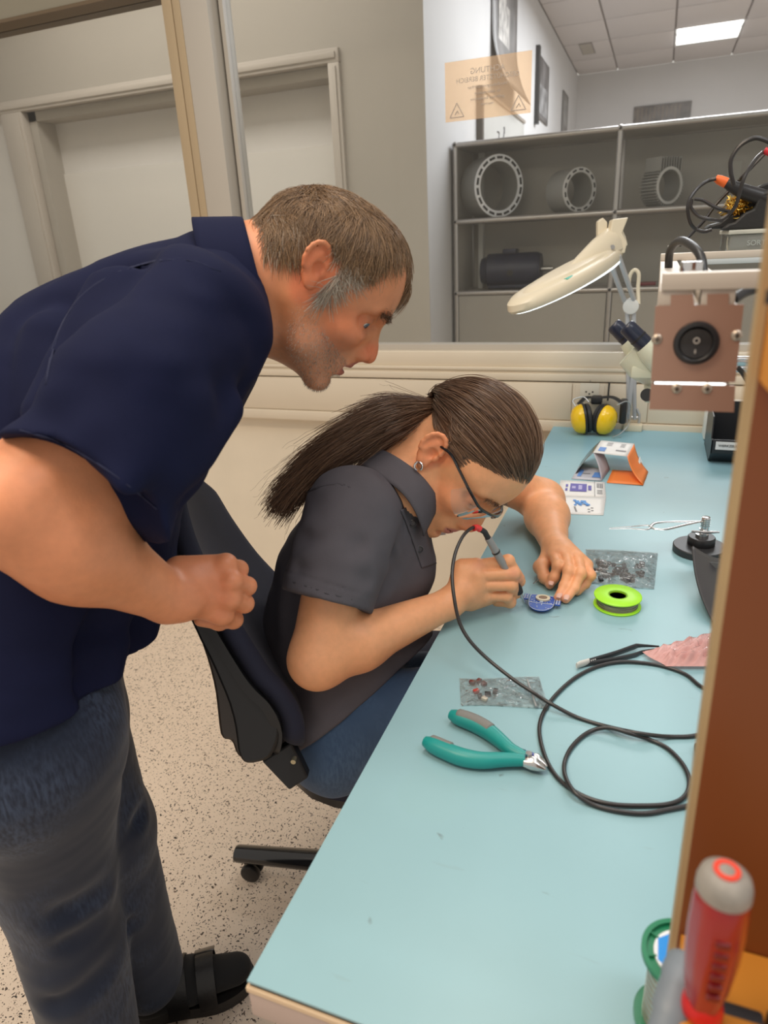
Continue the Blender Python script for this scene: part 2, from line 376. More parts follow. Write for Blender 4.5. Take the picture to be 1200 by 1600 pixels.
p3 = wall_sheet('wall_poster', 7.66, 8.08, 2.06, 2.62, mpo[2], 'narrow dark grey poster nearest the far wall', 'poster')
MB().box((xs + .010, 7.75, 2.34), (xs + .0115, 8.0, 2.55)).build('print', mat('poster_print_grey', (.26, .26, .26), .4, var=.5, vscale=9), p3)
e = empty('whiteboard', (xs, 4.8, 1.8), 'white board with dark frame and scribbled notes behind the grey shelf', 'whiteboard')
MB().box((xs, 4.20, 1.45), (xs + .02, 5.53, 2.075)).build('board', mwh, e)
mfr = mat('board_frame', (.10, .085, .07), .4)
MB().box((xs, 4.16, 1.45), (xs + .035, 4.20, 2.09)).build('frame', mfr, e)
MB().box((xs, 4.16, 2.075), (xs + .030, 5.53, 2.092)).build('frame', mat('board_rail', (.35, .31, .27), .4), e)
g = MB(); rr = random.Random(3)
for k in range(14):
    y0, z0 = 4.45 + rr.random() * .55, 1.62 + rr.random() * .34
    g.tube(catmull([(xs + .022, y0 + rr.uniform(-.07, .07), z0 + rr.uniform(-.04, .04)) for _ in range(5)], 4), .0035, 5)
g.build('scribble', mat('marker', (.12, .11, .12), .6), e, kind='stuff')
# dark photograph on the far wall
a, b_ = at(991, 167, y=yB - .01), at(1077, 200, y=yB - .01); a2 = at(1076, 158, y=yB - .01)
e = MB().box((a[0], yB - .012, b_[2] - .02), (b_[0], yB, (a[2] + a2[2]) / 2)).build('framed_photograph', mat('night_photo', (.085, .07, .06), .3, var=.8, vscale=7, detail=8))
tag(e, 'dark wide photograph of a machine hall on the far white wall above the shelf', 'picture')
g = MB()
for k in range(11): xx = a[0] + .04 + k * .042; g.box((xx, yB - .0135, 2.42 + .03 * (k % 3)), (xx + .006, yB - .0115, 2.56))
g.build('print', mat('photo_print', (.23, .17, .12), .4), e)
# ---------------------------------------------------------------- tube shelf with exhibits
ys0, ys1 = 3.62, 3.97; xv = [-.975, -.209, .557, 1.323]; zv = [.36, .71, 1.06, 1.405, 1.75]
mpan = mat('shelf_panel', (.36, .34, .31), .5, var=.02, vscale=2); mtu = mat('shelf_tube', (.46, .44, .43), .28, metal=.7)
e = empty('tube_shelf', (.17, 3.8, 0), 'low grey modular shelf of metal tubes and panels in the next room', 'shelf')
for i, x in enumerate(xv):
    for y in (ys0, ys1):
        MB().cyl((x, y, .0), (x, y, zv[-1]), .0125, n=14).build('tube', mtu, e)
        for z in zv: MB().ball((x, y, z), .0165, 14).build('ball_joint', mtu, e)
    for z in zv: MB().cyl((x, ys0 - .0175, z), (x, ys0 - .012, z), .007, n=10).build('joint_screw', M['black'], e)
    MB().box((x - .004, ys0 + .01, .36), (x + .004, ys1, 1.06 if i else 1.75)).build('side_panel', mpan, e)
    for z in zv: MB().cyl((x, ys0, z), (x, ys1, z), .0125, n=12).build('tube', mtu, e)
for i in range(3):
    for z in zv:
        for y in (ys0, ys1): MB().cyl((xv[i], y, z), (xv[i + 1], y, z), .0125, n=12).build('tube', mtu, e)
        MB().box((xv[i] + .013, ys0 + .01, z - .004), (xv[i + 1] - .013, ys1, z + .004)).build('shelf_board', mpan, e)
    MB().box((xv[i], ys1 - .005, .36), (xv[i + 1], ys1 + .003, 1.75)).build('back_panel', mpan, e)
    for q in (0, 1): MB().box((xv[i] + .014, ys0 - .004, zv[q] + .014), (xv[i + 1] - .014, ys0 + .006, zv[q + 1] - .014)).build('drop_door', mat('door_panel', (.38, .36, .33), .45), e)
MB().box((-.93, ys0 + .30, 1.06), (-.905, ys1 - .01, 1.74)).build('light_strip', mat('inner_strip', (.62, .62, .60), .5), e)
al = mat('cut_aluminium', (.86, .88, .92), .35, metal=.0); als = mat('dull_aluminium', (.30, .30, .29), .5, metal=.2)
def stator(name, cx, cz, ro, ri, dep, n, label, mface, fins=0, yaw=46):
    e = empty(name, (cx, 3.72, cz - ro), label, 'machine part', 'machined rings on the shelf')
    mw = Matrix.Translation((cx, 3.70, cz)) @ Matrix.Rotation(math.radians(yaw), 4, 'Z') @ Matrix.Rotation(math.pi / 2, 4, 'X')
    MB().ring(ro, ri, -dep, 0, 64, mw).build('body', als, e)
    MB().ring(ro + .001, ri - .001, 0, .006, 64, mw).build('face_plate', mface, e)
    g = MB()
    for k in range(n):
        m2 = mw @ Matrix.Rotation(2 * math.pi * k / n, 4, 'Z')
        if not fins: g.box((-.017 * ro / .15, (ro + ri) / 2 - (ro - ri) * .16, .001), (.017 * ro / .15, (ro + ri) / 2 + (ro - ri) * .22, .0085), mw=m2)
    if not fins: g.build('slots', M['black'], e)
    if fins:
        g = MB()
        for k in range(40):
            an = 360 * k / 40
            if 52 < an < 128: continue
            m2 = mw @ Matrix.Rotation(math.radians(an - 90), 4, 'Z'); g.box((-.0022, ro - .002, -dep), (.0022, ro + .013, .004), mw=m2)
        for k in range(9):
            xx = (k - 4) * .0155; g.box((xx - .002, ro * .78, -dep), (xx + .002, ro + .042, .004), mw=mw)
        g.box((-.062, ro + .034, -dep), (-.05, ro + .042, .004), mw=mw); g.box((.05, ro + .034, -dep), (.062, ro + .042, .004), mw=mw)
        g.build('cooling_fins', als, e)
    return e
rz = 1.405 + .0125
stator('stator_ring', -.775, rz + .142, .142, .113, .13, 18, 'largest slotted metal ring with bright face at the left end of the shelf', al)
stator('stator_ring', -.385, rz + .098, .098, .078, .13, 14, 'medium dull slotted metal ring, second along the shelf', mat('ring_face', (.60, .60, .60), .4))
stator('stator_ring', .015, rz + .088, .078, .068, .09, 0, 'finned metal ring with a flat toothed top, in the second shelf bay', mat('ring_face_dull', (.55, .55, .54), .4), fins=1)
nv = mat('navy_paint', (.018, .022, .05), .45, var=.1, vscale=20)
e = empty('electric_motor', (-.70, 3.78, 1.075), 'dark blue cylindrical electric motor on the lower shelf board', 'motor')
z0 = 1.073 + .088
MB().tube([(-.845, 3.78, z0), (-.835, 3.78, z0), (-.59, 3.78, z0), (-.565, 3.78, z0)], [.078, .088, .088, .076], 10).build('housing', nv, e)
MB().tube([(-.875, 3.78, z0), (-.845, 3.78, z0)], [.062, .074], 20).build('end_cap', nv, e)
MB().cyl((-.57, 3.78, z0), (-.505, 3.78, z0), .011, n=14).build('shaft', M['steel'], e)
MB().box((-.76, 3.74, z0 + .08), (-.69, 3.82, z0 + .105), .004).build('terminal_box', nv, e)
MB().box((-.83, 3.72, 1.0725), (-.60, 3.84, 1.09), .003).build('foot', nv, e)
MB().cyl((-.71, 3.690, z0 - .01), (-.71, 3.70, z0 - .01), .017, n=6).build('cover_bolt', M['black'], e)
a = at(1008, 437, y=3.66)
e = MB().box((a[0] - .035, 3.63, 1.073), (a[0] + .05, 3.70, 1.088), .003).build('model_car', mat('dark_red', (.16, .02, .03), .4))
tag(e, 'small flat dark red part lying on the shelf board beside the magnifier arm', 'part')
a = at(1150, 270, y=ys1 - .006)
e = MB().box((a[0] - .04, ys1 - .008, a[2] - .05), (a[0] + .02, ys1 - .005, a[2] + .05)).build('paper_label', mat('label_paper', (.4, .39, .36), .6)); tag(e, 'small pale paper label stuck on the shelf back panel', 'label')
# ---------------------------------------------------------------- workbench
DZ = .76
def desk_mat():
    m = mat('desk_blue', (.275, .49, .575), .36, var=.04, vscale=5, bump=.04, bscale=90); nt = m.node_tree; N = nt.nodes.new; L = nt.links.new; b = nt.nodes['Principled BSDF']
    src = b.inputs['Base Color'].links[0].from_socket; tc = N('ShaderNodeTexCoord')
    no = N('ShaderNodeTexNoise'); no.inputs['Scale'].default_value = 26; no.inputs['Detail'].default_value = 5; no.inputs['Distortion'].default_value = .8; L(tc.outputs['Object'], no.inputs['Vector'])
    g = N('ShaderNodeMapRange'); g.inputs[1].default_value = .70; g.inputs[2].default_value = .76; g.inputs[3].default_value = 0; g.inputs[4].default_value = .8; L(no.outputs['Fac'], g.inputs[0])
    mx = N('ShaderNodeMix'); mx.data_type = 'RGBA'; L(g.outputs[0], mx.inputs[0]); L(src, mx.inputs[6]); mx.inputs[7].default_value = (.14, .20, .22, 1)
    # warmer tint towards the front end, bluer towards the back
    sp = N('ShaderNodeSeparateXYZ'); L(tc.outputs['Object'], sp.inputs[0])
    n3 = N('ShaderNodeTexNoise'); n3.inputs['Scale'].default_value = 3; L(tc.outputs['Object'], n3.inputs['Vector'])
    ad = N('ShaderNodeMath'); ad.operation = 'MULTIPLY_ADD'; ad.inputs[1].default_value = .5; L(n3.outputs['Fac'], ad.inputs[0]); L(sp.outputs[1], ad.inputs[2])
    r = N('ShaderNodeMapRange'); r.inputs[1].default_value = .55; r.inputs[2].default_value = 1.25; L(ad.outputs[0], r.inputs[0])
    m2 = N('ShaderNodeMix'); m2.data_type = 'RGBA'; m2.blend_type = 'MULTIPLY'; m2.inputs[0].default_value = 1; L(mx.outputs[2], m2.inputs[6])
    c = N('ShaderNodeMix'); c.data_type = 'RGBA'; L(r.outputs[0], c.inputs[0]); c.inputs[6].default_value = (1.0, .95, .90, 1); c.inputs[7].default_value = (.86, .97, 1.06, 1)
    L(c.outputs[2], m2.inputs[7])
    # scratches
    mp = N('ShaderNodeMapping'); mp.inputs['Scale'].default_value = (14, 90, 1); mp.inputs['Rotation'].default_value = (0, 0, .5); L(tc.outputs['Object'], mp.inputs[0])
    n4 = N('ShaderNodeTexNoise'); n4.inputs['Scale'].default_value = 1; n4.inputs['Detail'].default_value = 2; L(mp.outputs[0], n4.inputs['Vector'])
    g4 = N('ShaderNodeMapRange'); g4.inputs[1].default_value = .73; g4.inputs[2].default_value = .76; g4.inputs[3].default_value = 0; g4.inputs[4].default_value = .16; L(n4.outputs['Fac'], g4.inputs[0])
    m4 = N('ShaderNodeMix'); m4.data_type = 'RGBA'; L(g4.outputs[0], m4.inputs[0]); L(m2.outputs[2], m4.inputs[6]); m4.inputs[7].default_value = (.22, .30, .31, 1)
    vd = N('ShaderNodeVectorMath'); vd.operation = 'DISTANCE'; L(tc.outputs['Object'], vd.inputs[0]); sp_ = at(676, 1240, z=DZ); vd.inputs[1].default_value = (sp_[0] - .14, sp_[1] - 1.2, DZ)
    vr = N('ShaderNodeMapRange'); vr.inputs[1].default_value = .036; vr.inputs[2].default_value = .040; vr.inputs[3].default_value = .55; vr.inputs[4].default_value = 0; L(vd.outputs['Value'], vr.inputs[0])
    m5 = N('ShaderNodeMix'); m5.data_type = 'RGBA'; L(vr.outputs[0], m5.inputs[0]); L(m4.outputs[2], m5.inputs[6]); m5.inputs[7].default_value = (.27, .46, .50, 1)
    L(m5.outputs[2], b.inputs['Base Color'])
    rr = N('ShaderNodeMapRange'); rr.inputs[3].default_value = .26; rr.inputs[4].default_value = .5; L(n3.outputs['Fac'], rr.inputs[0]); L(rr.outputs[0], b.inputs['Roughness'])
    return m
de = empty('workbench', (.14, 1.2, 0), 'long light blue topped workbench with cream edge in front of the seated person', 'desk')
M['desk'] = desk_mat()
MB().box((-.262, .301, DZ - .0025), (.56, 2.121, DZ)).build('desktop', M['desk'], de)
MB().box((-.2605, .3025, DZ - .0065), (.56, 2.121, DZ - .0025)).build('laminate_line', mat('dark_line', (.10, .07, .05), .5), de)
MB().box((-.2625, .300, DZ - .042), (.56, 2.121, DZ - .0065), .002).build('edge_band', mat('edge_band', (.50, .385, .34), .45), de)
MB().box((-.2635, .2992, DZ - .0125), (.56, 2.121, DZ - .0065), .001).build('edge_strip', mat('edge_strip', (.70, .52, .34), .4), de)
mlg = mat('desk_leg_grey', (.35, .34, .32), .4)
for x, y in ((-.18, .38), (.5, .38), (-.18, 2.04), (.5, 2.04)): MB().box((x - .025, y - .025, 0), (x + .025, y + .025, DZ - .042), .003).build('leg', mlg, de)
MB().box((.30, .36, .30), (.32, 2.06, DZ - .042)).build('modesty_panel', M['trunk'], de)
# ---------------------------------------------------------------- things on and over the bench
D = lambda u, v, h=0.0: at(u, v, z=DZ + h)
teal = mat('teal_grip', (.012, .29, .27), .38, bump=.05, bscale=300); mgrey = mat('grey_inlay', (.20, .20, .19), .6)
polished = mat('polished_steel', (.62, .61, .60), .22, metal=1)
e = empty('cutting_pliers', D(790, 1180), 'teal handled side cutting pliers lying open on the blue desktop', 'pliers')
hA = [(704, 1116), (716, 1121), (740, 1130), (762, 1142), (780, 1156), (796, 1170), (812, 1179), (824, 1184)]
hB = [(664, 1158), (676, 1164), (698, 1174), (722, 1183), (752, 1188), (784, 1187), (806, 1187), (820, 1188)]
for pts, rr in ((hA, [.006, .0092, .0102, .0100, .0088, .0078, .0072, .0064]), (hB, [.006, .0092, .0100, .0102, .0094, .0082, .0074, .0066])):
    c3 = catmull([D(u, v, .0105) for u, v in pts], 5); r3 = [float(x[0]) for x in catmull([(q,) for q in rr], 5)]
    hd = MB().tube(c3, r3, 18, flat=1.0, up=(0, 0, 1)).build('handle', teal, e)
    k0, k1 = (3, 18) if pts is hA else (2, 13)
    cc = [p + np.array([0, .0008 if pts is hA else .004, .0030 if pts is hA else .0022]) for p in c3[k0:k1]]
    n_ = len(cc); MB().tube(cc, [max(.002, q * (.84 if pts is hA else .74) * min(1, (i + 1) / 3, (n_ - i) / 2)) for i, q in enumerate(r3[k0:k1])], 14).build('grip_inlay', mgrey, hd)
j = D(826, 1187, .0105)
MB().tube([D(810, 1180, .010), D(826, 1185, .010), D(836, 1187, .010)], [.007, .0092, .007], 14, flat=.8).build('joint', mat('joint_blue', (.03, .05, .30), .4), e)
MB().tube([D(806, 1176, .010), D(818, 1181, .010)], [.0062, .0072], 12).build('collar', mat('collar_navy', (.01, .015, .08), .4), e)
MB().tube([D(818, 1190, .010), D(832, 1192, .010), D(843, 1198, .009), D(853, 1203, .008)], [.006, .0088, .006, .0012], 12, flat=.9).build('jaw', polished, e)
MB().tube([D(824, 1183, .010), D(838, 1186, .010), D(847, 1192, .009), D(855, 1198, .008)], [.005, .0072, .005, .001], 12, flat=.9).build('jaw', polished, e)
MB().cyl(j + [0, 0, .004], j + [0, 0, .0095], .0036, n=16).build('pivot', polished, e)
# ---- soldering iron cable: down from the pencil, across and round in loops
mcab = mat('cable_black', (.028, .025, .025), .32)
tip = D(822, 944, .008)
IE = at(757, 831, d=1.00)                       # rear end of the iron's boot
cb = [IE, at(745, 824, d=.995), at(734, 827, d=.985), at(722, 840, d=.97), at(711, 866, d=.955), at(706.5, 900, d=.94), at(711, 943, d=.925)]
cb += [at(719, 975, d=.92), at(734, 1001, d=.912), at(760, 1028, d=.903), D(800, 1060, .020), D(830, 1080, .013), D(858, 1098, .0105), D(900, 1120, .0027), D(944, 1134, .0027), D(1000, 1146, .0095),
       D(1048, 1151, .0027), D(1096, 1147, .0027), D(1160, 1120, .0027), D(1150, 1090, .0027), D(1100, 1075, .0027), D(1072, 1054, .0027), D(1040, 1042, .0027), D(1008, 1036, .0027), D(968, 1034, .0035),
       D(932, 1042, .0027), D(900, 1058, .0027), D(872, 1082, .0027), D(852, 1108, .0027), D(843, 1134, .0027), D(846, 1164, .0027), D(858, 1196, .0027), D(878, 1222, .0027), D(912, 1244, .0027), D(952, 1256, .0035),
       D(1000, 1259, .0027), D(1046, 1256, .0027), D(1070, 1244, .0027), D(1077, 1222, .0027), D(1068, 1196, .0027), D(1044, 1170, .0027), D(1016, 1156, .0027), D(984, 1146, .0080), D(950, 1137, .0081), D(920, 1144, .0035),
       D(896, 1164, .0027), D(883, 1188, .0027), D(883, 1212, .0080), D(898, 1238, .0080), D(928, 1258, .0027), D(968, 1268, .0027), D(1008, 1271, .0027), D(1044, 1265, .0027), D(1090, 1255, .0027), D(1150, 1235, .0027)]
cbo = MB().tube(catmull(cb, 7), .0025, 10).build('soldering_cable', mcab)
tag(cbo, 'thin black cable of the soldering iron looping over the desktop', 'cable')
# ---- soldering iron
e = empty('soldering_iron', tip, "slim soldering iron with red cable band held in the seated person's fist", 'soldering iron')
ax = (IE - tip); Ln = np.linalg.norm(ax); ax /= Ln; q_ = lambda t: tip + ax * Ln * t
MB().tube([q_(0.0), q_(.06), q_(.11)], [.0006, .0014, .0017], 10).build('tip', polished, e)
MB().tube([q_(.10), q_(.16)], [.0028, .0030], 14).build('tip_sleeve', M['steel'], e)
MB().tube([q_(.155), q_(.17), q_(.22), q_(.30), q_(.33)], [.0035, .0062, .0078, .0070, .0055], 18).build('finger_guard', M['rubber'], e)
MB().tube([q_(.33), q_(.50), q_(.72), q_(.92)], [.0056, .0060, .0060, .0052], 18).build('barrel', mat('iron_barrel', (.32, .31, .31), .35), e)
MB().tube([q_(.73), q_(.735), q_(.745), q_(.75)], [.0062, .0066, .0066, .0062], 18).build('barrel_ring', M['black'], e)
MB().tube(catmull([q_(.91), q_(.96), cb[0], cb[1] * .6 + cb[0] * .4], 3), .0042, 14).build('cable_boot', M['rubber'], e)
MB().tube([cb[0] * .45 + cb[1] * .55, cb[1], cb[1] * .6 + cb[2] * .4], .0048, 14).build('red_band', mat('red_band', (.75, .05, .05), .4), e)
# ---- green solder spool
g1 = mat('lime_plastic', (.37, .80, .03), .35); sol = mat('solder_wire', (.36, .33, .27), .3, metal=.8, bump=.8, bscale=40, stretch=(1, 1, 30))
c = D(964, 946); e = empty('solder_spool', c, 'small lime green spool of solder wire beside the plastic bag', 'spool')
T = Matrix.Translation(Vector(c)); R_ = .0362
def flange(ro, ri, h, m, parent, T=T): return MB().lathe([(ri, h), (ro - .001, h), (ro, h + .0008), (ro, h + .0022), (ro - .001, h + .003), (ri, h + .003), (ri, h)], 48, T).build('flange', m, parent)
flange(R_, .0135, .0, g1, e); flange(R_, .0135, .0165, g1, e)
MB().ring(.0145, .0130, .001, .0195, 32, T).build('core', g1, e)
g = MB()
for k in range(7): g.ring(.0315 - .0006 * (k % 2), .0145, .003 + k * .0019, .003 + (k + 1) * .0019, 40, T)
g.build('wire_winding', sol, e)
# ---- small blue circuit board
pcb = mat('pcb_blue', (.015, .08, .42), .3); pale = mat('pcb_silk', (.55, .62, .70), .5); brs = mat('brass', (.55, .42, .22), .35, metal=.6)
c = D(846, 946); ex = D(874, 948) - D(818, 941); ex /= np.linalg.norm(ex); T = frame(c + [0, 0, .004], ex, (0, 0, 1))
T = Matrix.Translation(Vector(c + [0, 0, .006])) @ Matrix.Rotation(math.atan2(ex[1], ex[0]), 4, 'Z')
e = empty('circuit_board', c, 'small round ended blue circuit board under the soldering iron tip', 'circuit board')
ol = [(.020 * math.cos(math.radians(a)), -.006 + .024 * math.sin(math.radians(a))) for a in range(180, 361, 12)] + [(.020, .012), (.019, .020), (.008, .021), (-.008, .021), (-.019, .020), (-.020, .012)]
MB().prism(ol, 0, .0016, T).build('board', pcb, e, smooth=False)
g = MB()
for i in range(len(ol)):
    a, b_ = np.array(ol[i]), np.array(ol[(i + 1) % len(ol)]); g.tube([T @ Vector((*(a * .985), .0017)), T @ Vector((*(b_ * .985), .0017))], .0005, 4)
g.box((-.019, -.007, .0016), (.019, -.0058, .0020), mw=T); g.build('board_outline', pale, e, kind='stuff')
MB().ring(.0115, .0070, .0016, .0045, 32, T @ Matrix.Translation((0.001, .0085, 0)) @ Matrix.Diagonal((1, .85, 1, 1))).build('buzzer_ring', mat('cream_ring', (.66, .60, .44), .4), e)
MB().ring(.0070, .0004, .0016, .0040, 32, T @ Matrix.Translation((0.001, .0085, 0))).build('buzzer_centre', mat('buzzer_brown', (.22, .13, .07), .4), e)
rr = random.Random(5); g = MB()
for k in range(26):
    x, y = rr.uniform(-.016, .016), rr.uniform(-.024, -.002) if k % 2 else rr.uniform(-.003, .019)
    if abs(x) < .012 and 0 < y < .018: continue
    g.box((x - .0008, y - .0005, .0016), (x + .0008, y + .0005, .0022), mw=T)
g.build('solder_pads', mat('pad_tin', (.7, .7, .7), .3, metal=.8), e, kind='stuff')
MB().box((-.0025, -.0045, .0016), (.0025, -.0005, .003), mw=T).build('chip', mat('chip_pale', (.5, .6, .75), .4), e)
for s, w_ in ((-1, .010), (1, .008)):
    g = MB(); x0 = s * .0255; g.box((x0 - .0042, -.008 if s > 0 else 0.0, .001), (x0 + .0042, .006 if s > 0 else .018, .0026), mw=T); o = g.build('pin_header', pcb, e, smooth=False)
    g = MB()
    for k in range(4):
        for q in (-.0020, .0020): y = (-.006 if s > 0 else .002) + k * .0038; g.box((x0 + q - .0011, y, .0026), (x0 + q + .0011, y + .0022, .0034), mw=T)
    g.build('header_pins', pale, o, kind='stuff')
# ---- black non-slip foot pad next to the left hand, loose wire
e = MB().tube(catmull([at(833, 912, z=DZ + .006), D(842, 906, .012), D(852, 906, .012), D(860, 909, .010)], 6), .0009, 6).build('solder_wire_end', polished)
tag(e, 'thin loose end of silver solder wire held between the fingers above the circuit board', 'wire')
# ---- bags
def bag(name, quad, label, m, h=.006, seed=1, amp=.004, nu=34, nv=22, z0=.001):
    r = np.random.RandomState(seed); A, B, Cc, Dd = [np.array(q) for q in quad]; ph = r.rand(10) * 6.28; fr = r.uniform(1.6, 7, (10, 2))
    def mk(top):
        def fn(s, t):
            p = A * (1 - s) * (1 - t) + B * s * (1 - t) + Cc * s * t + Dd * (1 - s) * t
            ed = min(1, 5 * min(s, 1 - s, t, 1 - t) + .02)
            wv = sum(abs(math.sin(fr[k][0] * s * 3 + fr[k][1] * t * 3 + ph[k])) for k in range(7)) / 7
            wob = .004 * math.sin(5 * s + ph[0]) * (1 if t > .5 else -1) * abs(t - .5) * 2
            return (p[0], p[1] + wob * .5, DZ + z0 + (ed * (h + amp * 2.2 * (wv - .5) * (1.6 if top else 0)) if top else 0))
        return fn
    g = MB().grid(mk(True), nu, nv); o = g.build(name, m, ang=180)
    return tag(o, label, 'plastic bag')
clear = film('clear_bag', (.985, .99, .99), refl=.30, rough=.10, haze=(1, 1, 1), hazef=.09, bump=1.0, bscale=75)
pink = film('pink_bag', (.97, .66, .64), refl=.22, rough=.16, haze=(.93, .50, .46), hazef=.60, bump=.5, bscale=45)
b1 = bag('parts_bag', [D(720, 1104), D(858, 1106), D(842, 1059), D(718, 1060)], 'small clear zip bag with red and black parts above the pliers', clear, .004, 3, .0025)
MB().tube([D(824, 1062, .006), D(838, 1104, .006)], .0014, 6).build('zip_strip', film('zip', (.9, .9, .92), refl=.5, rough=.1, haze=(.8, .85, .88), hazef=.45), b1)
rp = mat('part_red', (.42, .035, .02), .4); rbn = mat('part_maroon', (.13, .03, .025), .4)
for k, (u, v, m_) in enumerate(((738, 1068, rbn), (748, 1066, rbn), (756, 1070, rbn), (744, 1082, rp), (750, 1090, M['black']), (762, 1086, M['black']), (774, 1082, M['black']), (757, 1094, mat('part_cream', (.6, .55, .45), .4)))):
    g = MB().box((-.004, -.0028, 0), (.004, .0028, .0045), .0008, Matrix.Translation(Vector(D(u, v, .0012))) @ Matrix.Rotation(k * 1.3, 4, 'Z'))
    tag(recentre(g.build('electronic_part', m_)), 'tiny loose component inside the small clear bag above the pliers', 'component', 'components in the small bag')
b2 = bag('parts_bag', [D(922, 912), D(1022, 922), D(1028, 864), D(915, 858)], 'clear plastic bag of black parts behind the green spool', clear, .007, 8, .004, 44, 30)
rr = random.Random(11)
for k in range(46):
    s, t = rr.random() ** 1.1 * .84 + .03, rr.random() * .72 + .06
    p = D(930 + 84 * s, 912 - 42 * t + 4 * s); T = Matrix.Translation(Vector(p + [0, 0, .0012 + .0015 * (k % 3)])) @ Matrix.Rotation(rr.random() * 6.28, 4, 'Z')
    g = MB()
    if k % 3 == 0: g.lathe([(.0015, 0), (.005, 0), (.005, .004), (.0015, .004)], 14, T)
    elif k % 3 == 1: g.box((-.007, -.0035, 0), (.007, .0035, .004), .0006, T)
    else: g.tube([T @ Vector((-.008, 0, .0015)), T @ Vector((0, .002, .0015)), T @ Vector((.008, 0, .0015))], .0013, 8)
    tag(recentre(g.build('electronic_part', M['steel'] if k % 3 == 2 else M['black'])), 'small dark component among many inside the clear bag behind the green spool', 'component', 'components in the large bag')
b3 = bag('antistatic_bag', [D(1003, 1024), D(1040, 1048), D(1125, 1046), D(1130, 990)], 'crumpled pink antistatic bag over the tweezer tips', pink, .006, 21, .006, 46, 30, .0058)
# reshape: pointed left end
# ---- black tweezers
mtw = mat('tweezer_black', (.045, .05, .055), .35)
e = empty('tweezers', D(930, 1030), 'black coated tweezers with pale end reaching under the pink bag', 'tweezers')
for zz, pts in ((.006, [(903, 1039), (925, 1032), (962, 1021), (990, 1011), (1000, 1009), (1030, 1010)]), (.003, [(906, 1040), (930, 1036), (965, 1030), (992, 1024), (1003, 1019), (1030, 1013)])):
    c3 = catmull([D(u, v, zz) for u, v in pts], 5); n_ = len(c3)
    arm = MB().tube(c3, [.0048 * (1 - .8 * max(0, (i / n_ - .6) / .4)) for i in range(n_)], 10, flat=.35, up=(0, 1, 0)).build('arm', mtw, e)
MB().tube([D(901, 1040, .0068), D(906, 1038, .0068), D(920, 1033.5, .0068)], [.0045, .0055, .0050], 12, flat=.40, up=(0, 1, 0)).build('grip_end', mat('pale_metal', (.72, .70, .66), .35), e)
for k in range(3): MB().box((-.0007, -.002, 0), (.0007, .002, .0003), mw=Matrix.Translation(Vector(D(924 + 3 * k, 1032 - k, .0083)))).build('engraving', mat('engr', (.4, .4, .4), .5), e)
# ---- cross-lock tweezers on magnetic base
c = D(1092, 862); T = Matrix.Translation(Vector(c))
e = empty('tweezer_holder', c, 'round black base carrying self closing steel tweezers on a ball screw', 'tweezer holder')
MB().lathe([(.0, 0), (.044, 0), (.0455, .0015), (.0455, .012), (.044, .0135), (.0, .0135)], 48, T).build('base', mat('base_black', (.03, .03, .032), .42), e)
T2 = T @ Matrix.Translation((.002, .006, 0))
MB().lathe([(.0, .0135), (.0225, .0135), (.0235, .015), (.0235, .027), (.022, .029), (.0, .029)], 40, T2).build('knob_disc', M['black'], e)
MB().lathe([(0, .029), (.011, .029), (.011, .034), (.006, .035), (.006, .044), (0, .044)], 24, T2).build('collar', M['chrome'], e)
pb = T2 @ Vector((0.003, 0, .046)); bz = pb.z - DZ + .009
MB().cyl(pb - Vector((0, 0, .006)), pb + Vector((0, 0, .021)), .0072, n=20, bev=.001).build('clamp_screw', M['chrome'], e)
for k in range(4): MB().ring(.0079, .006, -.001 + .004 * k, .001 + .004 * k, 20, Matrix.Translation(pb + Vector((0, 0, .005)))).build('screw_rib', M['steel'], e)
MB().tube([pb + Vector((-.022, -.008, -.006)), pb + Vector((0, -.008, -.006)), pb + Vector((.024, -.008, -.003))], [.0022, .0032, .0018], 10).build('wing_nut', M['chrome'], e)
hz = pb.z - DZ + .012
L0 = [at(u, v, z=DZ + hz) for u, v in ((952, 825), (985, 823), (1012, 821), (1022, 826), (1040, 827), (1070, 820), (1098, 814))]
L1 = [at(u, v, z=DZ + hz - .001) for u, v in ((952, 826.5), (985, 826), (1012, 827), (1022, 818), (1045, 815.5), (1070, 815), (1098, 815))]
for L_ in (L0, L1):
    c3 = catmull(L_, 5); n_ = len(c3); MB().tube(c3, [.0010 + .0022 * min(1, i / n_ * 2) for i in range(n_)], 8, flat=.5).build('tweezer_arm', polished, e)
# ---- earmuffs
ye = mat('yellow_shell', (.92, .58, .005), .22, coat=.3); cu = mat('muff_cushion', (.02, .02, .022), .45)
c = D(930, 684); e = empty('ear_defenders', c, 'yellow and black ear defenders standing at the back of the desktop', 'ear defenders')
def cup(cx, cy, cz, sgn, tilt, yaw):
    T = Matrix.Translation((cx, cy, cz)) @ Matrix.Rotation(yaw, 4, 'Z') @ Matrix.Rotation(tilt, 4, 'Y') @ Matrix.Rotation(sgn * math.pi / 2, 4, 'Y')
    S_ = T @ Matrix.Diagonal((1.0, .82, 1, 1))
    p = MB().lathe([(0, .034), (.018, .033), (.032, .027), (.041, .016), (.0445, .003), (.044, 0), (0, 0)], 36, S_).build('cup_shell', ye, e)
    MB().lathe([(0, 0), (.046, 0), (.046, -.006), (0, -.006)], 36, S_).build('cup_rim', M['black'], p)
    MB().lathe([(.02, -.006), (.038, -.006), (.044, -.011), (.043, -.019), (.036, -.023), (.024, -.021), (.02, -.012)], 36, S_).build('cushion', cu, e)
    return T
TA = cup(-.168, 2.035, DZ + .0475, -1, -.14, .30); TB = cup(-.108, 2.035, DZ + .0475, 1, .14, -.5)
band = catmull([(-.185, 2.06, DZ + .085), (-.165, 2.075, DZ + .102), (-.13, 2.09, DZ + .100), (-.09, 2.085, DZ + .103), (-.055, 2.06, DZ + .088)], 6)
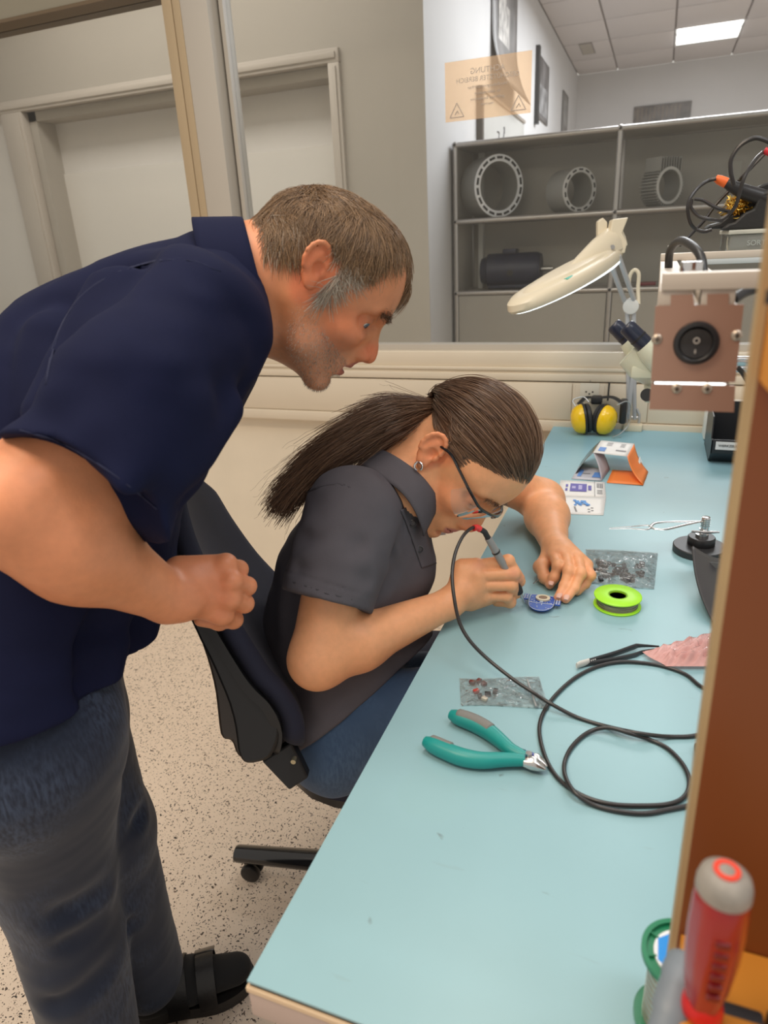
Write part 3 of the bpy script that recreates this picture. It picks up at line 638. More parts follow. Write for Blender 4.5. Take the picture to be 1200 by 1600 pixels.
MB().tube(band, .010, 10, flat=.35, up=(0, 0, 1)).build('headband', M['black'], e)
MB().box((-.068, 2.055, DZ + .03), (-.048, 2.095, DZ + .100), .006).build('band_pad', M['black'], e)
MB().box((-.150, 2.045, DZ + .088), (-.118, 2.075, DZ + .112), .006).build('band_pad', M['black'], e)
for s in (0, 1):
    pts = [(-.19, 2.03, DZ + .085), (-.20, 2.045, DZ + .10), (-.172, 2.055, DZ + .108), (-.155, 2.05, DZ + .095)] if s == 0 else [(-.075, 2.02, DZ + .095), (-.05, 2.04, DZ + .102), (-.036, 2.05, DZ + .08), (-.040, 2.04, DZ + .035), (-.06, 2.02, DZ + .012), (-.08, 2.0, DZ + .006)]
    MB().tube(catmull(pts, 6), .0018, 8).build('wire_yoke', M['steel'], e)
a = at(949.5, 626, y=2.11); b_ = at(952, 597, y=2.118)
o = MB().tube([a, b_], .0024, 8).build('antenna', M['black'], e)
# ---- wall socket in the channel
a = at(921, 613, y=2.119); T = Matrix.Translation(Vector(a)) @ Matrix.Rotation(math.pi / 2, 4, 'X')
e = empty('wall_socket', a, 'cream three pin wall socket in the cable channel above the ear defenders', 'socket')
MB().box((a[0] - .043, 2.1175, .787), (a[0] + .043, 2.122, .892), .0015).build('socket_plate', M['trunk'], e)
MB().box((a[0] - .028, 2.1155, a[2] - .028), (a[0] + .028, 2.1178, a[2] + .028), .001).build('socket_frame', mat('socket_white', (.74, .69, .58), .35), e)
MB().lathe([(.0185, -.0005), (.0185, .0025), (.0165, .0025), (.0165, .0003), (0, .0003)], 6, T @ Matrix.Translation((0, 0, -.0015)) @ Matrix.Diagonal((1, .68, 1, 1))).build('socket_well', mat('socket_well', (.45, .41, .35), .5), e)
g = MB()
for x, z in ((-.0095, .002), (.0095, .002), (0, -.004)): g.cyl((a[0] + x, 2.1165, a[2] + z), (a[0] + x, 2.1150, a[2] + z), .0026, n=12).build('pin_hole', M['black'], e) if False else MB().cyl((a[0] + x, 2.1175, a[2] + z), (a[0] + x, 2.1150, a[2] + z), .0026, n=12).build('pin_hole', M['black'], e)
g.b.free()
text('4', .009, mat('ink_grey', (.25, .23, .2), .6), Matrix.Translation((a[0], 2.1170, a[2] + .034)) @ Matrix.Rotation(math.pi / 2, 4, 'X'), 'number', e)
# ---- leaflets
wp = mat('white_card', (.80, .80, .80), .5); op = mat('orange_card', (.95, .25, .045), .45); bp = mat('blue_print', (.07, .16, .60), .5); pp = mat('violet_print', (.10, .08, .40), .5); bk = mat('ink', (.12, .12, .14), .6)
def sheet(name, q, m, parent, n=6, bow=0, t=.0006):
    A, B, Cc, Dd = [np.array(x) for x in q]; nn = np.cross(B - A, Dd - A); nn /= np.linalg.norm(nn)
    g = MB().grid(lambda s, u: tuple(A * (1 - s) * (1 - u) + B * s * (1 - u) + Cc * s * u + Dd * (1 - s) * u + nn * bow * math.sin(math.pi * u)), n, n)
    o = g.build(name, m, parent); so = o.modifiers.new('thick', 'SOLIDIFY'); so.thickness = t; return o
def onq(q, s, t, h=.001):
    A, B, Cc, Dd = [np.array(x) for x in q]; nn = np.cross(B - A, Dd - A); nn /= np.linalg.norm(nn); nn = nn if nn[2] > 0 else -nn
    return A * (1 - s) * (1 - t) + B * s * (1 - t) + Cc * s * t + Dd * (1 - s) * t + nn * h
def patch(g, q, s0, s1, t0, t1, h=.001):
    P_ = [g.b.verts.new(Vector(onq(q, s, t, h))) for s, t in ((s0, t0), (s1, t0), (s1, t1), (s0, t1))]; g.b.faces.new(P_)
e = empty('instruction_leaflet', D(906, 780), 'flat unfolded white leaflet printed with blue drawings, in front of the folded card', 'leaflet')
qa = [D(871, 774, .0025), D(947, 777, .0025), D(945, 753, .0015), D(876, 750, .0015)]; qb = [D(884, 803, .001), D(943, 805, .001), D(947, 777, .0025), D(868, 774, .0025)]
sheet('upper_panel', qa, wp, e); sheet('lower_panel', qb, wp, e)
g = MB(); patch(g, qa, .14, .19, .55, .72); patch(g, qa, .14, .19, .30, .46); patch(g, qa, .24, .60, .28, .78); patch(g, qa, .63, .70, .38, .68); g.build('print', pp, e, smooth=False, kind='stuff')
g = MB(); patch(g, qa, .28, .36, .45, .6, .0013); patch(g, qa, .42, .50, .40, .68, .0013); g.build('print', mat('pale_violet', (.45, .42, .72), .5), e, smooth=False, kind='stuff')
g = MB(); patch(g, qa, .765, .775, .0, 1.0)
for k in range(4): patch(g, qa, .82 + .035 * k, .84 + .035 * k, .55, .85)
for k in range(3): patch(g, qa, .82, .93, .18 + .1 * k, .21 + .1 * k)
for k in range(4): patch(g, qb, .60 + .08 * (k % 2), .66 + .08 * (k % 2), .12 + .07 * k, .15 + .07 * k); patch(g, qb, .28, .33, .14 + .07 * k, .17 + .07 * k)
g.build('print', bk, e, smooth=False, kind='stuff')
g = MB(); rr = random.Random(4)
for k in range(15):
    s, t = .30 + .042 * (k % 8) + rr.random() * .02, .42 + .30 * rr.random(); patch(g, qb, s, s + rr.uniform(.04, .09), t, t + rr.uniform(.06, .13), .001 + .0001 * k)
patch(g, qb, .0, .06, .70, .93); g.build('print', mat('sky_print', (.09, .30, .72), .5), e, smooth=False, kind='stuff')
e = empty('folded_card', D(965, 745), 'white and orange card folded like a small tent behind the leaflet', 'card')
H = .048; tl, tr, br, bl = D(939, 688, H), D(991, 693, H), D(980, 713, H), D(927, 707, H)
r1, r2, b1_, b2_ = D(1013, 737, .002), D(1005, 758, .002), D(957, 734, .001), D(948, 754, .001)
qt = [bl, br, tr, tl]; sheet('top_panel', qt, wp, e)
qo = [r2, r1, tr, br]; sheet('orange_panel', qo, op, e, 8, -.006); sheet('orange_base', [b2_, r2, r1, b1_], op, e)
l1, l2 = D(940, 751, .002), D(953, 733, .002); sheet('inner_leg', [l1, l2, tl * .55 + bl * .45 + (tr - tl) * .05, bl], mat('grey_card', (.50, .49, .55), .5), e, 6, .003)
l3, l4 = D(899, 740, .001), D(908, 722, .001); gl_ = sheet('clear_flap', [l3, l4, tl, bl], film('card_sleeve', (.8, .82, .85), refl=.5, rough=.1, haze=(.6, .6, .62), hazef=.25), e, 6, -.003)
qs = [D(893, 748, .001), l1, l2, D(905, 728, .001)]; sheet('grey_base', qs, mat('lilac_card', (.52, .53, .60), .5), e)
g = MB(); patch(g, qt, .10, .30, .15, .45); patch(g, qs, .62, .92, .2, .6); patch(g, qs, .12, .25, .2, .7); g.build('print', mat('print_blue', (.12, .28, .68), .5), e, smooth=False, kind='stuff')
g = MB()
for k in range(3): patch(g, qt, .25 + .0 * k, .42, .62 + .1 * k, .65 + .1 * k); patch(g, qt, .66, .80, .60 + .1 * k, .63 + .1 * k)
patch(g, qt, .60, .90, .28, .36); patch(g, qs, .25, .5, .42, .5); g.build('print', mat('ink_pale', (.30, .30, .33), .6), e, smooth=False, kind='stuff')
T = frame(onq(qo, .5, .55, .0105), np.array(tr) - br, np.cross(np.array(tr) - br, np.array(br) - r2) * -1)
g = MB(); patch(g, qo, .30, .48, .50, .60, .0085); patch(g, qo, .52, .60, .44, .58, .0085); patch(g, qo, .40, .64, .58, .62, .0085); g.build('logo', mat('logo_white', (.9, .9, .88), .5), e, smooth=False, kind='stuff')
# ---- black storage bin and white unit behind it
c = D(1140, 735); bx0, bx1 = at(1109, 712, y=1.80)[0], at(1109, 712, y=1.80)[0] + .15
e = empty('storage_bin', (bx0 + .07, 1.86, DZ), 'black open fronted plastic storage bin with a white label', 'storage bin')
mb_ = mat('bin_black', (.022, .024, .028), .35)
for x in (bx0, bx1 - .003):
    ol = [(1.835, 0), (2.0, 0), (2.0, .120), (1.835, .115), (1.825, .063), (1.80, .063), (1.80, .030)]
    T = Matrix(((0, 0, 1, x), (1, 0, 0, 0), (0, 1, 0, DZ), (0, 0, 0, 1))); MB().prism(ol, 0, .003, T).build('side_wall', mb_, e, smooth=False)
MB().box((bx0, 1.995, DZ), (bx1, 2.0, DZ + .12)).build('back_wall', mb_, e); MB().box((bx0, 1.835, DZ), (bx1, 2.0, DZ + .003)).build('bin_floor', mb_, e)
MB().box((bx0, 1.80, DZ + .030), (bx1, 1.803, DZ + .066), .001).build('front_lip', mb_, e)
MB().grid(lambda s, t: (bx0 + s * (bx1 - bx0), 1.80 + .035 * t, DZ + .030 * (1 - t) + .0005), 1, 1).build('front_slope', mb_, e, smooth=False)
MB().box((bx0 + .010, 1.7985, DZ + .041), (bx0 + .068, 1.800, DZ + .061)).build('label_card', wp, e)
g = MB(); tg = text('WERKZEUG', .0085, M['black'], Matrix.Translation((bx0 + .039, 1.798, DZ + .051)) @ Matrix.Rotation(math.pi / 2, 4, 'X'), 'lettering', e)
g.b.free()
e = empty('power_unit', (bx0 + .02, 2.06, DZ), 'cream box standing behind the black storage bin', 'box')
MB().box((at(1098, 690, y=2.02)[0], 2.03, DZ), (bx1, 2.10, DZ + .105), .006).build('housing', M['white'], e)
MB().box((at(1098, 690, y=2.02)[0] + .004, 2.032, DZ), (bx1, 2.098, DZ + .004)).build('foot_strip', M['black'], e)
# ---- curved black visor sheet beside the wooden rack
def vis(s, t):
    top = at(1083 + 47 * s, 853 + 20 * s, d=1.13 + .05 * s); bot = at(1115 + 20 * s, 978 + 4 * s, z=DZ + .003)
    L_ = at(1080 + 6 * t * (1 - t) * 0, 870, d=1.12)
    p = top * (1 - t) + bot * t; p = p + (at(1072, 915, d=1.10) - at(1085, 915, d=1.10)) * (1 - s) * math.sin(math.pi * t) * .55
    return tuple(p + np.array([0, -.012, 0]) * math.sin(math.pi * s))
e = MB().grid(vis, 12, 18).build('visor_sheet', mat('visor_black', (.055, .052, .055), .45), ang=180); so = e.modifiers.new('thick', 'SOLIDIFY'); so.thickness = .003
tag(e, 'curved dark grey plastic sheet standing in front of the tweezer base', 'plastic sheet')
v0 = np.array(vis(.62, .12)); MB().box((-.014, -.0030, -.005), (.014, -.0022, .005), mw=Matrix.Translation(Vector(v0))).build('label_patch', mat('visor_label', (.16, .16, .16), .5), e)
a = D(1086, 1205); e = MB().box((a[0], a[1], DZ), (a[0] + .06, a[1] + .040, DZ + .008), .002).build('rubber_block', M['rubber']); tag(e, 'flat black rubber block mostly hidden by the wooden rack', 'block')
# ---- magnifier lamp
mla = mat('lamp_cream', (.74, .66, .50), .35); mgm = mat('arm_grey', (.50, .51, .53), .35, metal=.3)
c = D(988, 668); yl_ = c[1] - .02; K = lambda u, v, d=0: at(u, v, y=yl_ + d)
e = empty('magnifier_lamp', (c[0], yl_, DZ), 'cream magnifier lamp on a jointed grey spring arm clamped at the desk back', 'lamp')
a = K(974, 671); b_ = K(1003, 671); MB().box((a[0], yl_ - .03, DZ), (b_[0], yl_ + .05, DZ + .020), .002).build('clamp_base', mla, e)
for dx in (-.0085, .0085):
    MB().cyl(K(987, 655) + [dx, 0, 0], K(985, 480) + [dx, 0, 0], .0065, n=8).build('lower_arm', mgm, e)
MB().box(K(981, 640) - [0, .006, 0], K(993, 560) + [0, .006, 0]).build('arm_cover', mgm, e)
MB().tube([K(980, 664), K(979, 648), K(984, 638)], .008, 10, flat=.5).build('hinge_plate', mgm, e); MB().tube([K(998, 664), K(999, 648), K(995, 638)], .008, 10, flat=.5).build('hinge_plate', mgm, e)
MB().cyl(K(987, 652) - [.02, 0, 0], K(987, 652) + [.02, 0, 0], .005, n=12).build('hinge_pin', M['steel'], e)
el = K(986, 478)
MB().cyl(el + [0, -.018, 0], el + [0, .018, 0], .022, n=20, bev=.003).build('elbow', mat('elbow_white', (.66, .65, .62), .4), e)
hp = K(958, 400, -.10)
for dx in (-.014, .014): MB().cyl(el + [dx * .9, 0, 0], hp + [dx, 0, 0], .0068, n=8).build('upper_arm', mgm, e)
MB().tube(catmull([el + [.02, -.01, .005], K(997, 450), K(998, 428), K(991, 422), K(984, 432), K(982, 455)], 6), .0055, 10).build('cable_loop', mla, e)
# head: an oval plate sloping down towards the near left end
n0 = at(800, 484, d=1.62); n1 = at(966, 392, d=1.86)
hx = n1 - n0; HL = np.linalg.norm(hx); hx /= HL; vdir = CM @ _ray(880, 440); vdir /= np.linalg.norm(vdir)
hs = np.cross(hx, [0, 0, 1.0]); hs /= np.linalg.norm(hs); hn = np.cross(hs, hx); hn = hn if hn[2] > 0 else -hn
tl_ = .10; hs = hs * math.cos(tl_) - hn * math.sin(tl_) * (1 if hs[1] > 0 else -1); hn = np.cross(hs, hx); hn = hn if hn[2] > 0 else -hn
def headpt(s, w_, h): return n0 + hx * s * HL + hs * w_ + hn * h
rings = []
for (in_, h) in ((.80, -.014), (.97, -.013), (1.0, -.006), (.99, .008), (.93, .016), (.80, .020)):
    ring = []
    for k in range(48):
        a = 2 * math.pi * k / 48; s = .5 - .5 * math.cos(a) * in_; wd = .072 * math.sin(a) * in_ * (1 - .25 * (s - .3))
        ring.append(headpt(s, wd, h))
    rings.append(ring)
MB().loft(rings).build('lamp_head', mla, e)
MB().loft([[headpt(.5 - .5 * math.cos(2 * math.pi * k / 48) * q, .072 * math.sin(2 * math.pi * k / 48) * q, h) for k in range(48)] for q, h in ((.90, -.0135), (.92, -.017), (.86, -.0185))]).build('tube_light', mat('tube_glow', (1, 1, 1), .5, emit=(.82, .95, 1), estr=1.6), e)
MB().loft([[headpt(.5 - .5 * math.cos(2 * math.pi * k / 32) * q * .9 + .04, .05 * math.sin(2 * math.pi * k / 32) * q, h) for k in range(32)] for q, h in ((.96, .018), (.85, .026), (.6, .029))]).build('lens_cover', mla, e)
rg = []
for s, wd, h in ((.50, .006, .020), (.62, .022, .036), (.80, .034, .056), (.93, .036, .066), (1.0, .030, .066)):
    rg.append([headpt(s, wd * math.cos(a), .012 + (h - .008) * max(0, math.sin(a))) for a in np.linspace(0, 2 * math.pi, 17)[:-1]])
MB().loft(rg).build('neck_fairing', mla, e)
hA_, hB_, hC_ = at(958, 398, d=1.84), at(949, 361, d=1.86), at(940, 384, d=1.84)
g = MB().prism([(0, 0), (.052, .004), (.058, .030), (.045, .055), (.062, .092), (.020, .092), (.012, .060)], -.014, .014, frame(at(944, 402, d=1.83), (CM @ np.array([1, .12, 0])), -vdir)); g.build('hinge_block', mla, e, smooth=False, bevel=.003)
MB().prism([(-.006, .012), (.018, .012), (.022, .075), (.010, .088), (-.004, .080)], -.020, -.002, frame(at(938, 395, d=1.83), (CM @ np.array([1, .12, 0])), -vdir)).build('hinge_cheek', mla, e, smooth=False, bevel=.003)
MB().tube([at(951, 396, d=1.80), at(952, 376, d=1.80), at(956, 364, d=1.81)], .0035, 8).build('hinge_spring', M['steel'], e)
MB().cyl(at(957, 386, d=1.78), at(957, 386, d=1.81), .006, n=12).build('hinge_screw', M['steel'], e)
g = headpt(.32, .052, .019); MB().tube([g, g + hx * .03], [.006, .004], 8, flat=.3).build('green_badge', mat('badge_green', (.02, .40, .30), .4), e)
# ---- microscope
mmi = mat('microscope_cream', (.70, .72, .58), .35); mey = mat('eyepiece_navy', (.02, .026, .05), .3)
my = 1.50; Q = lambda u, v, d=0: at(u, v, y=my + d)
e = empty('microscope', (.40, my + .04, DZ), 'cream binocular microscope half hidden by the copper faced box', 'microscope')
for (u0, v0, u1, v1, dd) in ((958, 507, 984, 532, .045), (978, 509, 1010, 541, -.02)):
    a, b_ = Q(u0, v0, dd), Q(u1, v1, dd); t = (b_ - a) / np.linalg.norm(b_ - a)
    o = MB().tube([a, a + t * .004, a + t * .012, b_], [.0140, .0165, .0165, .0175], 24).build('eyepiece', mey, e)
    MB().cyl(a - t * .0008, a + t * .001, .0105, n=20).build('eye_lens', M['glass'] if False else mat('lens_dark', (.05, .06, .08), .08), o)
    MB().ring(.0178, .0160, -.002, .002, 24, frame(a + t * .035, np.cross(t, [0, 1, 0.]), t)).build('dioptre_ring', M['black'], o)
    MB().tube([b_ - t * .004, b_ + t * .012, b_ + t * .045, b_ + t * .06], [.022, .026, .028, .022], 24).build('ocular_tube', mmi, e)
MB().tube([Q(985, 548, .02), Q(1004, 562, .02), Q(1030, 578, .02)], [.034, .042, .040], 24).build('head_body', mmi, e)
MB().box(Q(987, 573, -.02), Q(1035, 581, .06), .003).build('head_bracket', mmi, e)
MB().prism([(0, 0), (.055, 0), (.055, -.065), (.016, -.062), (.012, -.018), (0, -.006)], -.018, .018, frame(Q(998, 580, .02), (1, 0, 0), (0, -1, 0))).build('focus_block', mmi, e, smooth=False, bevel=.003)
MB().cyl(Q(1011, 617, -.03), Q(1011, 617, 0), .013, n=20).build('focus_knob', M['black'], e)
MB().cyl(Q(1030, 563, .03), (.40, my + .03, Q(1030, 563, .03)[2]), .010, n=16).build('boom_arm', M['chrome'], e)
MB().cyl(Q(1030, 575, .05), (.40, my + .05, Q(1030, 575, .05)[2]), .007, n=16).build('boom_arm', M['chrome'], e)
MB().cyl((.40, my + .04, DZ), (.40, my + .04, DZ + .42), .016, n=20).build('stand_pole', M['chrome'], e)
MB().box((.33, my - .06, DZ), (.47, my + .14, DZ + .02), .004).build('stand_base', mmi, e)
# ---- long light box with copper coloured end plate and its cross bars
alu = mat('cream_alu', (.60, .54, .47), .38, metal=.1); cop = mat('copper_plate', (.46, .28, .21), .30, metal=.45, var=.05, vscale=8)
y0 = .56; P_ = lambda u, v: at(u, v, y=y0); zT = P_(1080, 470)[2]; xL = P_(1020, 560)[0]; xR = P_(1155, 560)[0]
zB = P_(1080, 642)[2]; zS = P_(1080, 599)[2]; xs0 = P_(1024, 478)[0]
e = empty('light_box', ((xL + xR) / 2, .8, zB), 'long aluminium light box with copper coloured end plate and round black switch', 'light box')
xL0, xR0 = P_(1024, 478)[0], P_(1163, 472)[0]; xL1, xR1 = P_(1014, 642)[0], P_(1147, 642)[0]
zt = P_(1024, 478)[2]; zn = P_(1085, 460)[2]
ol = [(xL0, zt), (P_(1048, 476)[0], zt), (P_(1048, 462)[0], zn), (P_(1083, 460)[0], zn), (P_(1085, 474)[0], zt), (P_(1105, 474)[0], zt), (P_(1105, 458)[0], zn), (P_(1139, 456)[0], zn), (P_(1139, 472)[0], zt), (xR0, zt), (P_(1149, 596)[0], zS + .0015), (P_(1017, 596)[0], zS + .0015)]
T = Matrix(((1, 0, 0, 0), (0, 0, 1, 0), (0, 1, 0, 0), (0, 0, 0, 1)))
MB().prism(ol, y0, y0 + .0016, T).build('end_plate', cop, e, smooth=False)
MB().prism([(P_(1017, 602)[0], zS - .0012), (P_(1149, 602)[0], zS - .0012), (xR1, zB), (xL1, zB)], y0, y0 + .0016, T).build('end_plate_lower', cop, e, smooth=False)
xa, xb = xL + .001, xR - .004
MB().box((xa, y0 + .002, zS), (xb, 1.16, zt - .001), .001).build('housing', alu, e)
MB().box((xa + .001, y0 + .012, zS - .010), (xb - .001, 1.15, zS - .003)).build('led_strip', mat('led_glow', (1, 1, 1), .5, emit=(.92, .97, 1), estr=3.0), e)
MB().box((xa, y0 + .002, zB), (xa + .002, 1.16, zS)).build('side_skirt', alu, e); MB().box((xb - .002, y0 + .002, zB), (xb, 1.16, zS)).build('side_skirt', alu, e)
for x0, x1 in ((P_(1030, 460)[0], P_(1083, 460)[0]), (P_(1096, 460)[0], P_(1150, 460)[0])): MB().box((x0, y0 + .001, zt - .001), (x1, 1.16, zn + .003), .0008).build('top_rail', alu, e)
sx_, sz_ = P_(1087.6, 536)[0], P_(1087.6, 536)[2]; T = Matrix.Translation((sx_, y0, sz_)) @ Matrix.Rotation(math.pi / 2, 4, 'X')
sw_ = MB().lathe([(.0118, 0), (.0152, 0), (.0158, .0012), (.0150, .0030), (.0125, .0036), (.0112, .0022), (.0112, 0), (.0118, 0)], 48, T).build('switch_bezel', M['black'], e)
MB().grid(lambda s, t: tuple(T @ Vector(((s - .5) * .0216 * math.sqrt(max(0, 1 - ((t - .5) * 2) ** 2)), (t - .5) * .0216, .0012 + .0022 * abs(t - .42) * 2))), 10, 18).build('rocker', mat('rocker', (.03, .03, .032), .25), sw_, ang=180)
mk_ = mat('switch_mark', (.55, .52, .48), .5); MB().ring(.0023, .0016, 0, .0004, 20, Matrix.Translation((P_(1088, 531)[0], y0 - .0042, P_(1088, 531)[2])) @ Matrix.Rotation(math.pi / 2, 4, 'X')).build('off_mark', mk_, sw_)
MB().box((P_(1085.6, 549)[0] - .0004, y0 - .0044, P_(1085, 551)[2]), (P_(1085.6, 549)[0] + .0004, y0 - .0035, P_(1085, 545)[2])).build('on_mark', mk_, sw_)
for u, v in ((1026.6, 530), (1151, 524), (1057, 607), (1104.6, 607)):
    a = P_(u, v); T = Matrix.Translation(Vector(a)) @ Matrix.Rotation(math.pi / 2, 4, 'X')
    s_ = MB().lathe([(0, .0020), (.0018, .0018), (.0034, .0010), (.0040, 0), (0, 0)], 20, T).build('screw', mat('screw_brass', (.50, .42, .34), .35, metal=.6), e)
    g = MB().box((-.0018, -.0004, .0019), (.0018, .0004, .0022), mw=T).box((-.0004, -.0018, .0019), (.0004, .0018, .0022), mw=T).build('slot', M['black'], s_)
a = P_(1083, 412); zc_ = zn + .003
fb = P_(1034, 437)
MB().box((fb[0], y0 - .001, zc_), (.40, y0 + .018, zc_ + .012), .001).build('cross_bar', alu, e)
MB().box((fb[0] - .001, 1.14, zc_), (.40, 1.16, zc_ + .010), .001).build('cross_bar', alu, e)
for yy in (y0 + .003, 1.143): MB().box((.385, yy, DZ), (.40, yy + .014, zc_)).build('post', alu, e)
kx, ky = .0265, .66; MB().cyl((kx, ky, zc_), (kx, ky, zc_ + .016), .009, n=20, bev=.001).build('thumb_nut', M['chrome'], e)
MB().tube(catmull([(.012, .92, zc_ - .002), (.012, .90, zc_ + .020), (.022, .86, zc_ + .030), (.038, .80, zc_ + .018), (.044, .78, zc_ - .004)], 7), .0045, 12).build('power_lead', M['black'], e)
MB().tube(catmull([(.058, .62, zc_ - .012), (.075, .64, zc_ - .006), (.12, .66, zc_ - .002), (.2, .68, zc_)], 6), [.004] * 18 + [.006], 12).build('power_lead', M['black'], e)
MB().cyl((.012, 1.1, zc_ + .010), (.012, 1.1, zc_ + .022), .0015, n=8).build('stud', M['white'], e)
# ---- clear storage box and the iron stand on top
yc = 1.20; G = lambda u, v, d=0: at(u, v, y=yc + d)
e = empty('instrument_shelf', (.40, yc + .1, DZ), 'pale metal plate shelf on two posts carrying the clear box', 'shelf')
clr = film('clear_plastic', (.90, .93, .92), refl=.3, rough=.08, haze=(.75, .78, .74), hazef=.22)
a, b_ = G(1137, 403), G(1215, 356)
MB().box((a[0] - .04, yc - .01, a[2] - .008), (.46, yc + .20, a[2]), .001).build('shelf_plate', mat('pale_blue_plate', (.60, .66, .70), .35), e)
for yy in (yc + .02, yc + .17): MB().box((.42, yy, DZ), (.44, yy + .02, a[2] - .008)).build('post', M['steel'], e)
e = empty('clear_box', G(1170, 403), 'transparent plastic box carrying the black iron stand', 'plastic box')
MB().box((a[0], yc, a[2] + .0003), (a[0] + .22, yc + .18, b_[2] - .006), .004).build('box_body', clr, e)
MB().box((a[0] - .003, yc - .003, b_[2] - .006), (a[0] + .223, yc + .183, b_[2]), .001).build('box_lid', mat('lid_pale', (.62, .62, .54), .3), e)
text('SORTIMENT', .010, mat('emboss', (.42, .45, .43), .5), Matrix.Translation((a[0] + .050, yc - .002, b_[2] - .019)) @ Matrix.Rotation(math.pi / 2, 4, 'X'), 'lettering', e)
zt_ = b_[2] + .0003
mst_ = mat('stand_black', (.02, .02, .02), .5, bump=.2, bscale=200)
e = empty('iron_stand', (G(1180, 356)[0], yc + .08, zt_), 'black soldering iron stand with brass wool cleaner on the clear box', 'iron stand')
T = Matrix(((1, 0, 0, 0), (0, 0, 1, 0), (0, 1, 0, 0), (0, 0, 0, 1)))
ol = [(G(u, v)[0], max(G(u, v)[2], zt_)) for u, v in ((1104, 358), (1112, 351), (1126, 347), (1140, 336), (1150, 333), (1166, 318), (1180, 312), (1190, 288), (1204, 283), (1225, 283), (1225, 358))]
MB().prism(ol, yc + .02, yc + .13, T).build('stand_body', mst_, e, smooth=False, bevel=.004)
MB().prism([(x, max(z - .012, zt_)) for x, z in ol[2:]][:-1] + [(ol[-1][0], zt_)], yc - .001, yc + .02, T).build('stand_cheek', mst_, e, smooth=False, bevel=.003)
a = G(1157, 326); g = MB(); rr = random.Random(9)
for k in range(110):
    p = [Vector(a + [rr.gauss(0, .009), rr.gauss(.03, .010), rr.gauss(.002, .008)]) for _ in range(4)]; g.tube(catmull(p, 4), .0009, 4, cap=False)
g.build('brass_wool', mat('brass_wool', (.85, .58, .14), .3, metal=1), e, kind='stuff')
MB().tube([G(1134, 286, .01), G(1150, 294, .01), G(1166, 301, .01), G(1200, 312, .01)], [.0065, .009, .0105, .012], 14).build('iron_handle', M['black'], e)
MB().tube([G(1118, 278, .01), G(1124, 281, .01), G(1135, 286, .01)], [.0045, .0065, .0072], 14).build('orange_sleeve', mat('orange_sleeve', (.85, .16, .03), .4), e)
MB().tube([G(1194, 235, .0), G(1206, 240, .0)], [.0045, .0045], 12).build('red_sleeve', mat('red_sleeve', (.6, .03, .04), .4), e)
def lead(pts, r, label):
    o = MB().tube(catmull([G(u, v, dd) for u, v, dd in pts], 7), r, 8).build('power_lead', mcab); return tag(o, label, 'cable')
lead([(1119, 279, .0), (1105, 283, .0), (1088, 296, -.01), (1075, 318, -.02), (1077, 344, -.02), (1086, 357, -.01), (1100, 362, -.01), (1112, 359, -.01)], .0026, 'black lead curving left from the orange sleeve of the parked iron')
lead([(1085, 311, -.03), (1098, 313, -.03), (1112, 321, -.03), (1128, 328, -.03), (1142, 331, -.02)], .0024, 'short black lead crossing in front of the shelf towards the brass wool')
lead([(1147, 290, -.03), (1142, 268, -.03), (1143, 248, -.03), (1157, 227, -.03), (1178, 216, -.03), (1196, 219, -.03), (1215, 230, -.03)], .0030, 'black lead arching highest above the iron stand')
lead([(1205, 230, .03), (1178, 258, .03), (1160, 276, .03), (1152, 285, .04), (1120, 318, .04), (1100, 345, .03), (1080, 366, .01), (1062, 384, .0)], .0024, 'thin black lead hanging with its loose end above the light box')
lead([(1192, 238, .0), (1180, 250, -.02), (1164, 275, -.045), (1156, 300, -.045), (1150, 320, -.04), (1140, 334, -.03), (1126, 344, -.03)], .0027, 'second black lead running down from the red sleeve')
lead([(1081, 311, -.05), (1080, 325, -.05), (1092, 338, -.05), (1110, 343, -.05), (1128, 345, -.03)], .0024, 'black lead looping low at the left of the iron stand')
# cable under the box at the right
o = MB().tube(catmull([at(1152, 574, y=1.4), at(1160, 582, y=1.4), at(1166, 592, y=1.4), at(1180, 615, y=1.4), at(1188, 660, y=1.45), D(1206, 790, .004)], 6), .0045, 8).build('power_lead', mcab); tag(o, 'black lead dropping behind the wooden rack', 'cable')
# ---- wooden rack in the foreground
zR = .885; A_ = at(1060, 1456, z=zR); xr, yr = A_[0], A_[1]
wood = mat('stained_wood', (.21, .058, .013), .42, var=.10, vscale=6, stretch=(1, 1, .15), detail=6); edge = mat('ply_edge', (.46, .33, .17), .55, var=.05, vscale=30)
owood = mat('orange_wood', (.62, .25, .035), .40, var=.10, vscale=7, stretch=(.3, 1, 1))
e = empty('wooden_rack', (xr + .1, yr - .05, DZ), 'brown stained wooden tool rack standing close to the camera at the right', 'rack')
lean = lambda z: -(z - zR) * .0080
def upright(x0, x1, nm, m_): MB().loft([[(x + lean(z), y, z) for x, y in ((x0, yr), (x1, yr), (x1, yr + .012), (x0, yr + .012))] for z in (DZ, 1.50)]).build(nm, m_, e, smooth=False)
upright(xr, xr + .24, 'side_panel', wood); upright(xr - .0038, xr, 'panel_edge', edge)
MB().box((xr + .0015, yr - .17, zR - .014), (xr + .24, yr - .0005, zR), .001).build('shelf_board', owood, e)
W_ = lambda u, v: at(u, v, y=yr - .006)
pts = [W_(1181, 578), W_(1188, 596), W_(1200, 609), W_(1225, 616), W_(1300, 616), W_(1300, 200), W_(1222, 300)]
MB().prism([(max(p[0], xr + .0005 + lean(p[2])), p[2]) for p in pts], yr - .012, yr - .0005, T).build('corner_bracket', owood, e, smooth=False)
a = W_(1195, 462); MB().box((a[0] - .0005, yr - .0125, a[2] - .003), (a[0] + .012, yr - .0118, a[2] + .003)).build('bracket_slot', M['black'], e)
